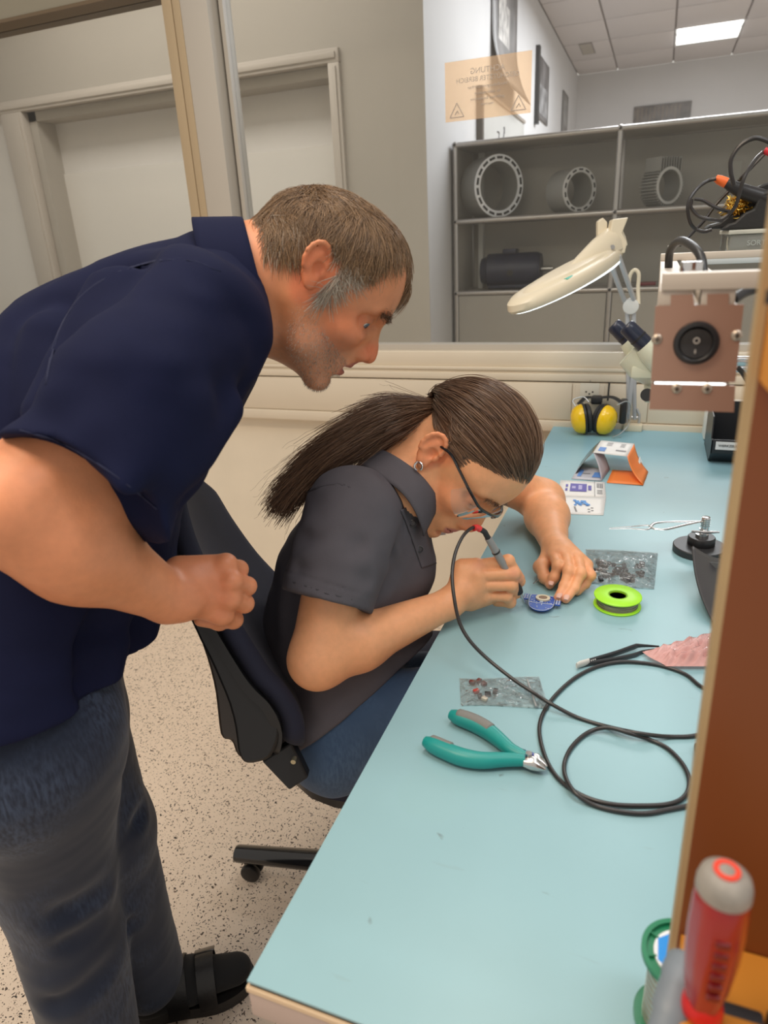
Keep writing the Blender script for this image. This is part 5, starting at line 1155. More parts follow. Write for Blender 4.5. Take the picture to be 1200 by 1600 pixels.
def man_shirt_solid(P):
    d = torso(P, mT, mR, Lh)
    s1 = rc(P, m(288, 503, .74), m(212, 640, .665), .080, .088); s1 = smin(s1, rc(P, m(212, 640, .665), m(122, 785, .635), .088, .092), .03)
    s1 = smax(s1, half(P, cuff_o, cuff_n), .004)
    s1 = smin(s1, rc(P, m(345, 520, .78), m(262, 700, .70), .055, .045), .04); s1 = smax(s1, half(P, cuff_o, cuff_n), .004)
    d = smin(d, s1, .030)
    s2 = rc(P, m_shL, m_elL * .7 + m_shL * .3, .078, .075); d = smin(d, s2, .04)
    return d
hem_o, hem_n = m(70, 1140, .72), np.array([-.10, 0, -1.])
def folds_m(P):
    q = (P - m_sh); w = 0
    for (a, b, ph_, am, wd) in (((150, 440, .70), (60, 640, .66), 0, .012, .016), ((190, 430, .70), (110, 690, .63), 1, .009, .014), ((75, 520, .72), (62, 640, .70), 0, .010, .015), ((330, 560, .72), (190, 700, .60), 0, .008, .020), ((360, 640, .72), (265, 740, .64), 0, .008, .016), ((300, 640, .66), (190, 770, .58), 0, .006, .015),
                                 ((20, 960, .78), (190, 940, .80), 0, .012, .018), ((0, 1030, .78), (180, 1010, .80), 0, .012, .018), ((30, 1090, .78), (175, 1060, .80), 0, .008, .014)):
        dist = rc(P, m(*a), m(*b), 0, 0); w = w - am * np.exp(-(dist / wd) ** 2 * .5) * 1.0 + am * .7 * np.exp(-((dist - wd * 2.2) / wd) ** 2 * .5)
    return w * 1.9 + .0034 * nz(P, 15, 8) + .0010 * nz(P, 70, 9)
def man_shirt(P):
    d = man_shirt_solid(P) + folds_m(P) * np.clip(1.2 - 0 * P[:, 0], 0, 1)
    d = smax(d, half(P, hem_o, hem_n), .004)
    sl = rc(P, m(300, 500, .74), m(120, 790, .62), .11, .11)
    cav = np.maximum.reduce([man_shirt_solid(P) + folds_m(P) + .012, -half(P, cuff_o - cuff_n * .022, cuff_n), sl]); d = smax(d, -cav, .002)
    nk = rc(P, from_head([-.02, 0, -.06], FM), neckB * .45 + m(352, 455, .86) * .55, .080, .071)
    return smax(d, -nk, .004)
allp = np.array(mT); lo = np.minimum(allp.min(0) - .20, m_el - .14); hi = np.maximum(allp.max(0) + .16, m_shL + .12)
v, f = sdf_mesh(man_shirt, lo, hi + .02, .0042)
shirt = np_mesh('polo_shirt', v, f, navy, man)
# collar: a folded band round the neck
def collar(name, cen, axis, fwd, r0, r1, hgt, m_, parent, gap=.5, droop=.018, tilt=0.0):
    ax_ = _n(np.array(axis, float)); fw = _n(fwd - ax_ * (fwd @ ax_)); sd = np.cross(ax_, fw)
    def fn(s, t):
        a = math.pi + (s - .5) * (2 * math.pi - gap); h_ = 1 - abs(1 - 2 * t) if t > .5 else 2 * t
        front = max(0, math.cos(a)) ** 2
        if t < .42: up, r = t / .42, r0
        elif t < .58: up, r = 1 + .04 * math.sin((t - .42) / .16 * math.pi), r0 + (r1 - r0) * (t - .42) / .16
        else: up, r = 1 - (t - .58) / .42 * 1.25, r1 + .010 * (t - .58) / .42
        hh = hgt * (up - .35 * front - (.55 * front * max(0, (t - .58) / .42)))
        return tuple(cen + ax_ * (hh + tilt * math.cos(a)) + (fw * math.cos(a) * 1.03 + sd * math.sin(a)) * r)
    o = MB().grid(fn, 60, 16).build(name, m_, parent, ang=180); so = o.modifiers.new('thick', 'SOLIDIFY'); so.thickness = .0022; return o
nax = _n(from_head([-.02, 0, -.03], FM) - m(330, 470, .86))
collar('collar', m(350, 462, .86), nax, FM[1][:, 0], .076, .083, .046, navy, shirt, gap=.35, tilt=-.0)
# jeans
kneeR, ankR = m(85, 1350, .97), m(150, 1640, 1.09); ankR = np.array([ankR[0], ankR[1], .10], np.float32)
hipR, hipL = m(62, 1150, .81), m(90, 1130, .94); kneeL, ankL = m(160, 1300, 1.045), at(232, 1520, z=.10).astype(np.float32)
def man_jeans(P):
    d = torso(P, [m(60, 1040, .86), m(45, 1140, .86)], [(.100, .145), (.108, .155)], Lh)
    a = rc(P, hipR, kneeR, .094, .080); a = smin(a, rc(P, kneeR, ankR, .080, .066), .03)
    b = rc(P, hipL, kneeL, .090, .074); b = smin(b, rc(P, kneeL, ankL, .072, .062), .03)
    d = smin(d, smin(a, b, .012), .04)
    w = .0020 * nz(P * np.array([1.2, 1.2, .7], np.float32), 20, 3) + .0005 * nz(P * np.array([1, 1, 1.6], np.float32), 60, 5)
    for (p_, q_, am, wd) in (((100, 1420, .90), (205, 1395, .93), .012, .018), ((110, 1470, .92), (215, 1430, .95), .009, .014), ((20, 1180, .80), (140, 1150, .82), .006, .02), ((90, 1560, .96), (215, 1500, .98), .010, .016), ((180, 1290, 1.0), (222, 1275, 1.0), .008, .012), ((200, 1450, 1.05), (262, 1480, 1.05), .008, .012), ((60, 1240, .84), (165, 1205, .88), .006, .02)):
        dist = rc(P, m(*p_), m(*q_), 0, 0); w = w + am * .7 * np.exp(-(dist / wd) ** 2 * .5) - am * .45 * np.exp(-((dist - wd * 2) / wd) ** 2 * .5)
    d = d + w
    hemL = half(P, ankL + V3(0, 0, -.045), (0, 0, -1)); return smax(d, hemL, .004)
lo = np.minimum.reduce([hipR - .16, kneeR - .14, ankR - .13, ankL - .13]); hi = np.maximum.reduce([hipL + .2, kneeL + .12, ankL + .12, m(60, 1040, .86) + .18]); lo[2] = .03
v, f = sdf_mesh(man_jeans, lo, hi, .0048)
np_mesh('jeans', v, f, jeansM, man)
# sandals and socks
leather = mat('sandal_leather', (.012, .011, .011), .45, bump=.2, bscale=150); sock = cloth('black_sock', (.006, .006, .007))
def foot(ank, toe, vis=True):
    a = np.array([ank[0], ank[1], 0]); t = np.array([toe[0], toe[1], 0]); fd = _n(t - a); sd = np.array([-fd[1], fd[0], 0])
    heel = a - fd * .055; L_ = np.linalg.norm(t - heel); ol = []
    for s, wl, wr in ((0, .018, .018), (.06, .030, .030), (.25, .034, .032), (.45, .033, .036), (.68, .046, .044), (.85, .042, .036), (.96, .026, .020), (1.0, .008, .006)): ol.append((s, wl, wr))
    out = [heel + fd * L_ * s + sd * wl for s, wl, wr in ol] + [heel + fd * L_ * s - sd * wr for s, wl, wr in ol[::-1]]; out = catmull(out, 3, closed=True)
    so = MB().loft([[p * 1 + [0, 0, z] for p in out] for z in (.001, .026)]).build('sandal_sole', leather, man, ang=50)
    def ft(P):
        d = rc(P, (a + [0, 0, .12]), (a + [0, 0, .055]), .036, .038); d = smin(d, rc(P, heel + fd * .035 + [0, 0, .055], t - fd * .12 + [0, 0, .052], .036, .034), .03)
        d = smin(d, rcf(P, t - fd * .12 + [0, 0, .052], t - fd * .035 + [0, 0, .046], .041, .032, (0, 0, 1), .62), .03); return smax(d, -(P[:, 2] - .027), .003)
    c = (heel + t) / 2; v, f = sdf_mesh(ft, c - [.2, .2, 0], c + [.2, .2, .17], .0045); np_mesh('foot', v, f, sock, man)
    for s_, wd, zz in ((.42, .036, .100), (.64, .032, .090)):
        c_ = heel + fd * L_ * s_
        st = []
        for k in range(15):
            an = math.pi * k / 14; p = c_ + sd * (-.047) * math.cos(an) + np.array([0, 0, .026 + (zz - .026) * math.sin(an)]); st.append(p)
        rings = [[p - fd * wd / 2, p + fd * wd / 2, p + fd * wd / 2 + _n(p - c_ - [0, 0, .03]) * .003, p - fd * wd / 2 + _n(p - c_ - [0, 0, .03]) * .003] for p in st]
        b_ = MB().loft(rings).build('strap', leather, so, ang=50)
        if s_ > .5:
            c2 = c_ + sd * .026 + np.array([0, 0, .026 + (zz - .026) * .80]); T = frame(c2, fd, np.array([0, 0, 1.]) + sd * .8)
            g = MB().box((-.019, -.012, .002), (.019, .012, .006), .002, T).build('buckle', mat('dark_metal', (.08, .075, .07), .3, metal=.8), so)
foot(ankL, at(398, 1520, z=.02)); foot(ankR, ankR + (at(398, 1520, z=.02) - ankL))
# hair of the man
hairM = hair_mat('short_hair', (.09, .05, .024), (.34, .21, .11)); hairGy = hair_mat('grey_hair', (.26, .20, .15), (.62, .55, .46)); brow = hair_mat('brow_hair', (.10, .06, .035), (.26, .17, .11))
def skull_pts(Fm, H, n, keep, seed, fn=None):
    "random points on the scalp with outward normals, in head coordinates"
    r = np.random.RandomState(seed); u = r.normal(size=(n * 3, 3)); u /= np.linalg.norm(u, axis=1, keepdims=True); c = np.array([-.008, 0, .030]); p = (c + u * .05).astype(np.float32)
    fn = fn or (lambda q: head_sdf(warp(q, H), H))
    for _ in range(14): p = p + (u * np.clip(-fn(p), -.02, .03)[:, None]).astype(np.float32)
    k = keep(p) ; p = p[k][:n]; g = grad(fn, p, .002); return p, g, fn
def comb(p, g, fn, flow, length, k, lift, seed, clump=.25, jit=.25):
    "grow strands along a flow field, staying just above the head"
    r = np.random.RandomState(seed); L_ = length(p) * (1 + .25 * r.normal(size=len(p))).clip(.5, 1.5); out = [p.copy()]; q = p.copy(); nzv = r.normal(size=p.shape) * jit
    fine = np.stack([nz(p, 90, 31), nz(p, 90, 32), nz(p, 90, 33)], 1) * clump
    for i in range(k - 1):
        t = i / (k - 1); gg = grad(fn, q.astype(np.float32), .003); fl = flow(q) + nzv + fine; fl = fl - gg * (fl * gg).sum(1, keepdims=True); fl /= np.linalg.norm(fl, axis=1, keepdims=True) + 1e-9
        q = q + (fl + gg * lift * (1 - 1.3 * t)) * (L_ / (k - 1))[:, None]; dd = fn(q.astype(np.float32)); tgt = .0015 + .010 * lift; q = q + gg * np.clip(tgt * .3 - dd, 0, .01)[:, None]; out.append(q.copy())
    return np.stack(out, 1)
def man_scalp(p):
    x, y, z = p[:, 0], np.abs(p[:, 1]), p[:, 2]; hl = .052 - .30 * (y - .02).clip(0, .1)            # front hair line height
    front = (z > .060) & (x < .046 + .030 * np.clip(p[:, 1] / .03, -.3, 1))
    side = (x < .041 - .40 * (.048 - z).clip(0, .1)) & (z > -.002) & (x > -.010); back = (x <= -.010) & (z > -.004 + .42 * (x + .03).clip(-.075, .02))
    ear = ((x + .012) ** 2 / .025 ** 2 + (z - .004) ** 2 / .034 ** 2 < 1) & (y > .045); burn = (x > .010) & (x < .024) & (z > -.020) & (z <= .02) & (y > .05)
    return ((front & (x > .03)) | ((x <= .041) & (z > .048)) | side | back | burn) & ~ear & (x > -.118)
def man_flow(q):
    x, y, z = q[:, 0], q[:, 1], q[:, 2]; f = np.stack([.55 + 0 * x, np.sign(y) * .15, -.65 * np.ones_like(x)], 1)
    tp = np.clip((z - .055) / .04, 0, 1)[:, None]; f = f * (1 - tp) + np.stack([1.0 + 0 * x, -.25 + 0 * y, -.15 + 0 * z], 1) * tp
    bk = np.clip((-.072 - x) / .03, 0, 1)[:, None]; return f * (1 - bk) + np.stack([-.05 + 0 * x, 0 * y, -1 + 0 * z], 1) * bk
nA_, nB_ = to_head(neckA[None], FM)[0], to_head(neckB[None], FM)[0]
p, g, fn = skull_pts(FM, HM, 23000, man_scalp, 1, lambda q: smin(head_sdf(warp(q, HM), HM), rc(q, nA_, nB_, .064, .064), .025))
Lf = lambda p: .024 + .016 * np.clip((p[:, 2] - .04) / .05, 0, 1) + .004 * np.clip((p[:, 0] - .055) / .03, 0, 1)
S_ = comb(p, g, fn, man_flow, Lf, 6, .22, 2, .65, .28)
gy = (np.clip((.050 - p[:, 2]) / .03, 0, 1) * np.clip((p[:, 0] + .02) / .03, 0, 1) + .10 * np.clip((.05 - p[:, 2]) / .05, 0, 1)) > np.random.RandomState(3).rand(len(p))
capm = p
hair_obj('hair', from_head(S_[~gy].reshape(-1, 3), FM).reshape(-1, 6, 3), .00042, hairM, man); hair_obj('grey_temple_hair', from_head(S_[gy].reshape(-1, 3), FM).reshape(-1, 6, 3), .00036, hairGy, man)
# forelock hanging over the brow
r = np.random.RandomState(5); n_ = 900; root = np.stack([r.uniform(.058, .084, n_), r.uniform(-.004, .048, n_), r.uniform(.058, .088, n_)], 1).astype(np.float32); gq = grad(fn, root, .002); root = root - gq * fn(root)[:, None]
q = root.astype(float).copy(); out = [q.copy()]; dirn = np.stack([.9 + r.normal(size=n_) * .08, -.15 + .12 * r.normal(size=n_), -.10 + .1 * r.normal(size=n_)], 1)
for i in range(7): dirn = dirn + np.array([-.16, 0, -.22]); q = q + dirn / np.linalg.norm(dirn, axis=1, keepdims=True) * (.0070 + .0010 * r.rand(n_))[:, None]; out.append(q.copy())
hair_obj('forelock', from_head(np.stack(out, 1).reshape(-1, 3), FM).reshape(-1, 8, 3), .00038, hairM, man)
def brows(Fm, H, parent, m_, n=420, th=.0045, seed=2):
    r = np.random.RandomState(seed); s = np.sign(r.rand(n) - .5); t = r.rand(n); fn = lambda q: head_sdf(warp(q, H), H)
    y = s * (.012 + .034 * t); z = H.get('bz', .02) + H.get('dz', 0) + .003 + .006 * np.sin(t * 2.6) - .004 * t + r.normal(size=n) * th * .5; p = np.stack([.12 + 0 * y, y, z], 1).astype(np.float32)
    for _ in range(12): p[:, 0] -= np.clip(fn(p), -.01, .02)
    g = grad(fn, p, .002); dr = np.stack([-.25 * t, s * 1.0, .15 - .45 * t], 1) + r.normal(size=(n, 3)) * .25; L_ = .008
    st = np.stack([p, p + (g * .4 + dr * .6) * L_ * .5, p + (g * .45 + dr * 1.1) * L_], 1); hair_obj('eyebrow_hair', from_head(st.reshape(-1, 3), Fm).reshape(-1, 3, 3), .00028, m_, parent)
brows(FM, HM, man, brow, 420, .006)
r = np.random.RandomState(8); fnm = lambda q: head_sdf(warp(q, HM), HM); n_ = 15000; ud = r.normal(size=(n_, 3)); ud /= np.linalg.norm(ud, axis=1, keepdims=True); ud = ud[(ud[:, 2] < .45)]; sp_ = (np.array([.035, 0, -.060]) + ud * .02).astype(np.float32)
for _ in range(16): sp_ = sp_ + (ud * np.clip(-fnm(sp_), -.02, .02)[:, None] * -1 * -1).astype(np.float32)
pwz = warp(sp_, HM); keep_ = (np.abs(fnm(sp_)) < .001) & (pwz[:, 2] < -.030 + .30 * (.02 - sp_[:, 0]).clip(-.3, .02)) & ~((np.abs(pwz[:, 2] + .061) < .012) & (np.abs(sp_[:, 1]) < .022) & (sp_[:, 0] > .085)) & (pwz[:, 2] > -.125) & ((pwz[:, 0] - .11) ** 2 + (pwz[:, 2] + .03) ** 2 > .018 ** 2)
sp_ = sp_[keep_]; gq = grad(fnm, sp_, .002); sd_ = np.stack([sp_, sp_ + gq * .0012 + np.array([.0004, 0, -.0014]) + r.normal(size=sp_.shape) * .0005], 1); hair_obj('stubble', from_head(sd_.reshape(-1, 3), FM).reshape(-1, 2, 3), .00016, hair_mat('stubble_hair', (.16, .10, .07), (.62, .54, .46)), man, .5)
# ================================================================ the seated girl
HG = dict(cx=.012, cz=.035, cl=.087, ch=.086, cw=.075, nt=(.110, 0, -.033), nr=.0098, lip=(.0915, -.061), open=.0, chz=-.090, br=.0080, eaz=-.002, ex=-.008, es=.88, ez=-.004, eo=.0012)
FG = head_frame((712, 712), 1.05, (.524, .852), (.852, -.524), .37, 1.0)
Fg, Lg = _n(np.array([.96, .26, 0.])), _n(np.array([-.26, .96, 0.]))
g_sh, g_el, g_wr = m(545, 800, .985), m(497, 1030, .955), m(700, 944, 1.043)
g_shL = np.array([-.39, 1.15, .97], np.float32); g_elL = at(848, 782, z=DZ + .047).astype(np.float32); g_wrL = at(868, 856, z=DZ + .036).astype(np.float32)
dk = lambda u, v, h: at(u, v, z=DZ + h).astype(np.float32)
def hand_r(P):
    d = rc(P, g_wr, m(722, 925, 1.045), .0225, .025)
    mc = [(744, 884, 1.045), (745, 899, 1.037), (748, 915, 1.040), (756, 931, 1.050)]; pip = [(794, 876, 1.040), (803, 896, 1.040), (799, 914, 1.046), (791, 931, 1.056)]
    for a_ in mc: d = smin(d, rc(P, m(724, 905 + (a_[1] - 905) * .75, 1.05), m(*a_), .017, .0125), .012)
    d = smin(d, rc(P, m(735, 935, 1.06), m(765, 930, 1.072), .020, .015), .012)
    tips = [[(812, 903, 1.052)], [(811, 908, 1.072), (792, 912, 1.085)], [(806, 926, 1.075), (782, 926, 1.085)], [(797, 941, 1.072), (776, 940, 1.078)]]
    for i in range(4): d = smin(d, finger(P, [m(*mc[i]), m(*pip[i])] + [m(*t) for t in tips[i]], .0098 - .0007 * (i == 3), .0078), .0022)
    d = smin(d, finger(P, [m(745, 905, 1.075), m(778, 888, 1.085), m(806, 900, 1.082)], .0125, .0085), .004)
    return d
def hand_l(P):
    d = rc(P, g_wrL, dk(878, 868, .036), .0235, .025)
    mc = [(866, 868, .040), (884, 867, .044), (902, 873, .042), (916, 883, .034)]; pp_ = [(872, 884, .040), (889, 892, .040), (907, 896, .038), (922, 899, .028)]; dp = [(866, 902, .022), (882, 916, .020), (897, 919, .019), (914, 912, .014)]; tp = [(859, 914, .010), (872, 934, .008), (884, 936, .008), (902, 924, .008)]
    for a_ in mc: d = smin(d, rc(P, dk(876, 862, .032), dk(*a_), .019, .0115), .012)
    for i in range(4): d = smin(d, finger(P, [dk(*mc[i]), dk(*pp_[i]), dk(*dp[i]), dk(*tp[i])], .0100 - .0008 * (i == 3), .0072), .0022)
    d = smin(d, finger(P, [dk(858, 868, .028), dk(845, 886, .022), dk(851, 902, .014), dk(856, 909, .010)], .0140, .0080), .006)
    return d
def girl_skin(P):
    ph = to_head(P, FG); d = head_sdf(warp(ph, HG), HG) * FG[2]
    nb = m(618, 770, 1.05); d = smin(d, rc(P, from_head([-.035, 0, -.030], FG), nb, .052, .054), .022)
    a = rc(P, g_sh, g_el, .046, .040); fo = g_el * .7 + g_wr * .3; a = smin(a, rc(P, g_el, fo, .0385, .0395), .02); a = smin(a, rc(P, fo, g_wr, .0395, .0225), .02)
    a = smin(a, hand_r(P), .010); d = np.minimum(d, a)
    d = d + .0035 * np.exp(-(rc(P, m(556, 955, .925), m(500, 1004, .905), 0, 0) / .0045) ** 2)
    b = rc(P, g_shL, g_elL, .044, .040); fl = g_elL * .62 + g_wrL * .38; b = smin(b, rc(P, g_elL, fl, .042, .040), .02); b = smin(b, rc(P, fl, g_wrL, .040, .0225), .02); b = smin(b, hand_l(P), .010)
    d = np.minimum(d, b); d = smin(d, rc(P, nb, m(585, 830, 1.10), .050, .055), .03)
    return np.maximum(d, -(P[:, 2] - DZ - .0008) * (P[:, 0] > -.262) - 1.0 * (P[:, 0] <= -.262))
pts = np.array([from_head([.13, 0, 0], FG), from_head([0, 0, .14], FG), g_el, g_wr, g_wrL, g_elL, g_shL, g_sh, dk(930, 930, .05), dk(860, 940, 0)])
v, f = sdf_mesh(girl_skin, pts.min(0) - .09, pts.max(0) + .09, .0026)
ph = to_head(v, FG).astype(float); skin_g = (.84, .40, .20); cc = np.tile(np.array(skin_g), (len(v), 1)); hm_ = np.linalg.norm(ph - [0, 0, 0], axis=1) < .15
cc[hm_] = head_colour(warp(ph[hm_], HG).astype(float), skin_g, HG, lips=(.58, .20, .18))
for t_ in (dk(859, 914, .012), dk(872, 934, .010), dk(884, 936, .010), m(812, 903, 1.046), m(747, 884, 1.035), m(803, 896, 1.03)):
    w_ = np.exp(-(np.linalg.norm(v - t_, axis=1) / .010) ** 2)[:, None] * .4; cc = cc * (1 - w_) + np.array([.70, .27, .20]) * w_
cc *= (1 + .04 * nz(v, 60, 6))[:, None]
girl = np_mesh('person', v, f, skinG, None, cc)
tag(girl, 'seated girl with ponytail, safety glasses and dark grey polo soldering at the bench', 'person')
eye_parts(FG, HG, girl, mat('iris_brown', (.08, .04, .02), .2), (1, 0, -.5))
nail = mat('finger_nail', (.74, .46, .38), .25)
for a_, b_ in (((872, 934, .0135), (875, 927, .0155)), ((884, 937, .0135), (886, 930, .0155)), ((860, 914, .0165), (862, 908, .0185))):
    MB().tube([dk(*a_), (dk(*a_) + dk(*b_)) / 2 + V3(0, 0, .0005), dk(*b_)], [.0032, .0048, .0040], 12, flat=.35, up=(0, 0, 1)).build('finger_nail', nail, girl)
# shirt
gT = [m(615, 775, 1.07), m(575, 822, 1.10), m(545, 905, 1.115), m(525, 1000, 1.125), m(530, 1105, 1.12)]; gR = [(.056, .070), (.090, .115), (.112, .118), (.118, .115), (.118, .135)]
gc_o = m(512, 938, .95); e1 = m(570, 957, .95) - m(450, 920, .96); gc_n = _n(np.cross(np.cross(e1, g_el - g_sh), e1)); gc_n = gc_n if gc_n @ (g_el - g_sh) > 0 else -gc_n
gh_o, gh_n = m(570, 1090, 1.03), CM @ _n(np.array([.60, -.80, 0])); 
def girl_shirt_solid(P):
    d = torso(P, gT, gR, Lg, .04)
    d = smin(d, rc(P, m(600, 830, 1.09), m(618, 880, 1.10), .070, .066), .03)
    d = smin(d, rc(P, m(560, 1040, 1.12), m(612, 1010, 1.12), .10, .072), .03)
    s1 = rc(P, m(548, 800, .985), m(510, 945, .955), .066, .065); s1 = smax(s1, half(P, gc_o, gc_n), .003); d = smin(d, s1, .022)
    s2 = rc(P, g_shL, g_shL * .45 + g_elL * .55, .064, .062); return smin(d, s2, .03)
def girl_folds(P):
    w = .0030 * nz(P, 24, 12) + .0008 * nz(P, 90, 13)
    for (a, b, am, wd) in (((585, 760, .97), (605, 870, .98), .007, .010), ((600, 800, .97), (560, 905, .95), .004, .010), ((455, 840, .93), (560, 850, .92), .0035, .010), ((470, 890, .92), (575, 905, .92), .003, .009), ((620, 890, .99), (590, 930, .98), .006, .010), ((440, 880, 1.0), (455, 1080, .99), .006, .014), ((500, 1100, .96), (620, 1030, .98), .006, .012), ((520, 1130, .96), (640, 1050, .99), .004, .010), ((430, 1000, .98), (470, 1130, .97), .005, .012)):
        dist = rc(P, m(*a), m(*b), 0, 0); w = w + am * np.exp(-(dist / wd) ** 2 * .5) - am * .6 * np.exp(-((dist - 2.1 * wd) / wd) ** 2 * .5)
    return w
def girl_shirt(P):
    s_ = girl_shirt_solid(P); fo = girl_folds(P); cu = half(P, gc_o, gc_n); sl = rc(P, m(548, 800, .985), m(510, 945, .955), .066, .065)
    band = np.exp(-((cu + .022) / .0014) ** 2) * .0016 * (np.abs(sl) < .02)
    d = smax(s_ + fo + band, half(P, gh_o, gh_n), .003)
    cav = np.maximum.reduce([s_ + fo + .0095, -half(P, gc_o - gc_n * .030, gc_n), sl + .008]); d = smax(d, -cav, .0015)
    cav2 = np.maximum(s_ + fo + .0095, -half(P, gh_o - gh_n * .012, gh_n)); d = smax(d, -cav2, .0015)
    d = np.where((P[:, 2] < DZ + .012) & (P[:, 2] > DZ - .052), np.maximum(d, P[:, 0] + .2655), d)
    return smax(d, -rc(P, from_head([-.03, 0, -.05], FG), m(622, 768, 1.055), .058, .050), .003)
pts = np.array(gT + [g_shL, g_sh, g_el * .5 + g_sh * .5]); v, f = sdf_mesh(girl_shirt, pts.min(0) - .19, pts.max(0) + .15, .0038)
gshirt = np_mesh('polo_shirt', v, f, charcoal, girl)
collar('collar', m(622, 768, 1.05), _n(from_head([-.03, 0, -.02], FG) - m(610, 790, 1.05)) * 1.0, FG[1][:, 0], .059, .065, .031, charcoal, gshirt, gap=.5)
nd_ = -(CM @ _ray(650, 840)); nd_ /= np.linalg.norm(nd_)
def surfs(fn, uv, d0, d1, n=160):
    uv = np.asarray(uv, float); dd = np.linspace(d0, d1, n); r_ = np.stack([np.stack([uv[:, 0] - 600, -(uv[:, 1] - 800), -CAM_F * np.ones(len(uv))], 1) @ CM.T]).reshape(-1, 3)
    P_ = CO + r_[:, None, :] * (dd / CAM_F)[None, :, None]; f_ = fn(P_.reshape(-1, 3).astype(np.float32)).reshape(len(uv), n); k_ = np.argmax(f_ < .0004, 1); k_[~(f_ < .0004).any(1)] = n // 2
    return P_[np.arange(len(uv)), k_]
def drape(fn, path, hw, name, m_, parent, off=.0015, th=.0012, d0=.85, d1=1.2, nu=26, nv=6):
    pc_ = np.array(catmull([np.array([*q, 0.]) for q in path], 8))[:, :2]; tt2 = np.linspace(0, len(pc_) - 1.001, nu + 1); tg = np.gradient(pc_, axis=0); nn2 = np.stack([-tg[:, 1], tg[:, 0]], 1); nn2 /= np.linalg.norm(nn2, axis=1, keepdims=True)
    uv = [];
    for t in tt2:
        i_ = int(t); c_ = pc_[i_] * (1 - t % 1) + pc_[i_ + 1] * (t % 1)
        for k in range(nv + 1): uv.append(c_ + nn2[i_] * hw * (2 * k / nv - 1))
    S3 = surfs(fn, uv, d0, d1).reshape(nu + 1, nv + 1, 3)
    o = MB().grid(lambda a, b: tuple(S3[int(round(a * nu)), int(round(b * nv))] + nd_ * off), nu, nv).build(name, m_, parent, ang=180); so = o.modifiers.new('thick', 'SOLIDIFY'); so.thickness = th; return o
gfn = lambda P: girl_shirt_solid(P) + girl_folds(P)
drape(gfn, [(636, 792), (645, 812), (655, 840), (664, 866), (670, 884)], 12, 'placket', charcoal, gshirt)
for u, v_ in ((645, 818), (656, 858)):
    p = surfs(gfn, [(u, v_)], .85, 1.2)[0] + nd_ * .0055; T = frame(p, np.cross(nd_, [0, 0, 1]), nd_)
    b_ = MB().lathe([(0, .0012), (.0035, .0010), (.0045, .0020), (.0056, .0016), (.0058, 0), (0, 0)], 20, T).build('button', mat('button_black', (.035, .033, .038), .3), gshirt)
seamG = mat('seam_grey', (.060, .056, .066), .9); seamN = mat('seam_navy', (.010, .014, .048), .9)
drape(gfn, [(452, 908), (485, 918), (525, 930), (572, 943)], 1.3, 'sleeve_stitching', seamG, gshirt, .0006, .0008)
drape(gfn, [(452, 800), (462, 784), (480, 769), (505, 759), (530, 756), (548, 762)], 1.1, 'shoulder_seam', seamG, gshirt, .0004, .0006)
mfn = lambda P: man_shirt_solid(P) + folds_m(P)
drape(mfn, [(32, 672), (90, 690), (150, 722), (205, 762), (246, 796)], 1.3, 'sleeve_stitching', seamN, shirt, .0006, .0008, .45, 1.0)
drape(mfn, [(72, 600), (84, 540), (112, 480), (160, 438), (225, 412), (290, 405), (345, 425)], 1.6, 'shoulder_seam', seamN, shirt, .0006, .0010, .5, 1.05)
# name badge behind the placket edge
pB = m(690, 830, 1.09); T = frame(pB, CM @ np.array([1, .12, 0]), nd_)
bd_ = MB().box((-.010, -.0065, 0), (.006, .0075, .0012), .0003, T).build('name_badge', mat('badge_grey', (.58, .56, .57), .5), gshirt)
MB().tube([T @ Vector((-.003 + .003 * k, .002 * math.sin(k * 2.2), .0014)) for k in range(4)], .0005, 5).build('handwriting', M['black'], bd_)
pG = m(677, 830, 1.075); MB().tube(catmull([pG + CM @ np.array([.006 * math.cos(a), .008 * math.sin(a), .004]) for a in np.linspace(.6, 5.0, 6)], 4), .0028, 8, flat=.5).build('green_logo', mat('logo_green', (.30, .62, .05), .5), gshirt)
# jeans
hip, hip2 = m(527, 1113, 1.075), m(540, 1085, 1.19); kn = hip + Fg.astype(np.float32) * .42 + V3(0, 0, .005); kn2 = hip2 + Fg.astype(np.float32) * .42 + V3(0, 0, .02)
def girl_jeans(P):
    d = torso(P, [m(530, 1070, 1.12), m(530, 1125, 1.12)], [(.098, .115), (.104, .13)], Lg)
    for a, b in ((hip, kn), (hip2, kn2)): d = smin(d, smin(rc(P, a, b, .074, .060), rc(P, b, b + V3(.02, 0, -.43), .060, .045), .03), .03)
    w = .002 * nz(P, 40, 3)
    for (p_, q_, am, wd) in (((500, 1160, .97), (560, 1190, .97), .005, .008), ((560, 1110, .97), (640, 1060, .99), .005, .012)): w = w + am * np.exp(-(rc(P, m(*p_), m(*q_), 0, 0) / wd) ** 2 * .5)
    return d + w
pts = np.array([hip, hip2, kn, kn2, kn + V3(0, 0, -.43)]); v, f = sdf_mesh(girl_jeans, pts.min(0) - .17, pts.max(0) + .14, .006); np_mesh('jeans', v, f, jeansG, girl)
for b in (kn, kn2):
    a = b + V3(.02, 0, -.43); fl_ = lambda P: smax(smin(rcf(P, (a[0] - .02, a[1], .045), (a[0] + .13, a[1] + .03, .035), .045, .038, (0, 0, 1), .8), rc(P, (a[0], a[1], .05), a + V3(0, 0, .03), .042, .046), .02), -(P[:, 2] - .001), .003)
    v, f = sdf_mesh(fl_, (a[0] - .1, a[1] - .1, 0), (a[0] + .22, a[1] + .14, a[2] + .05), .007); np_mesh('shoe', v, f, mat('shoe_white', (.6, .6, .6), .6), girl)
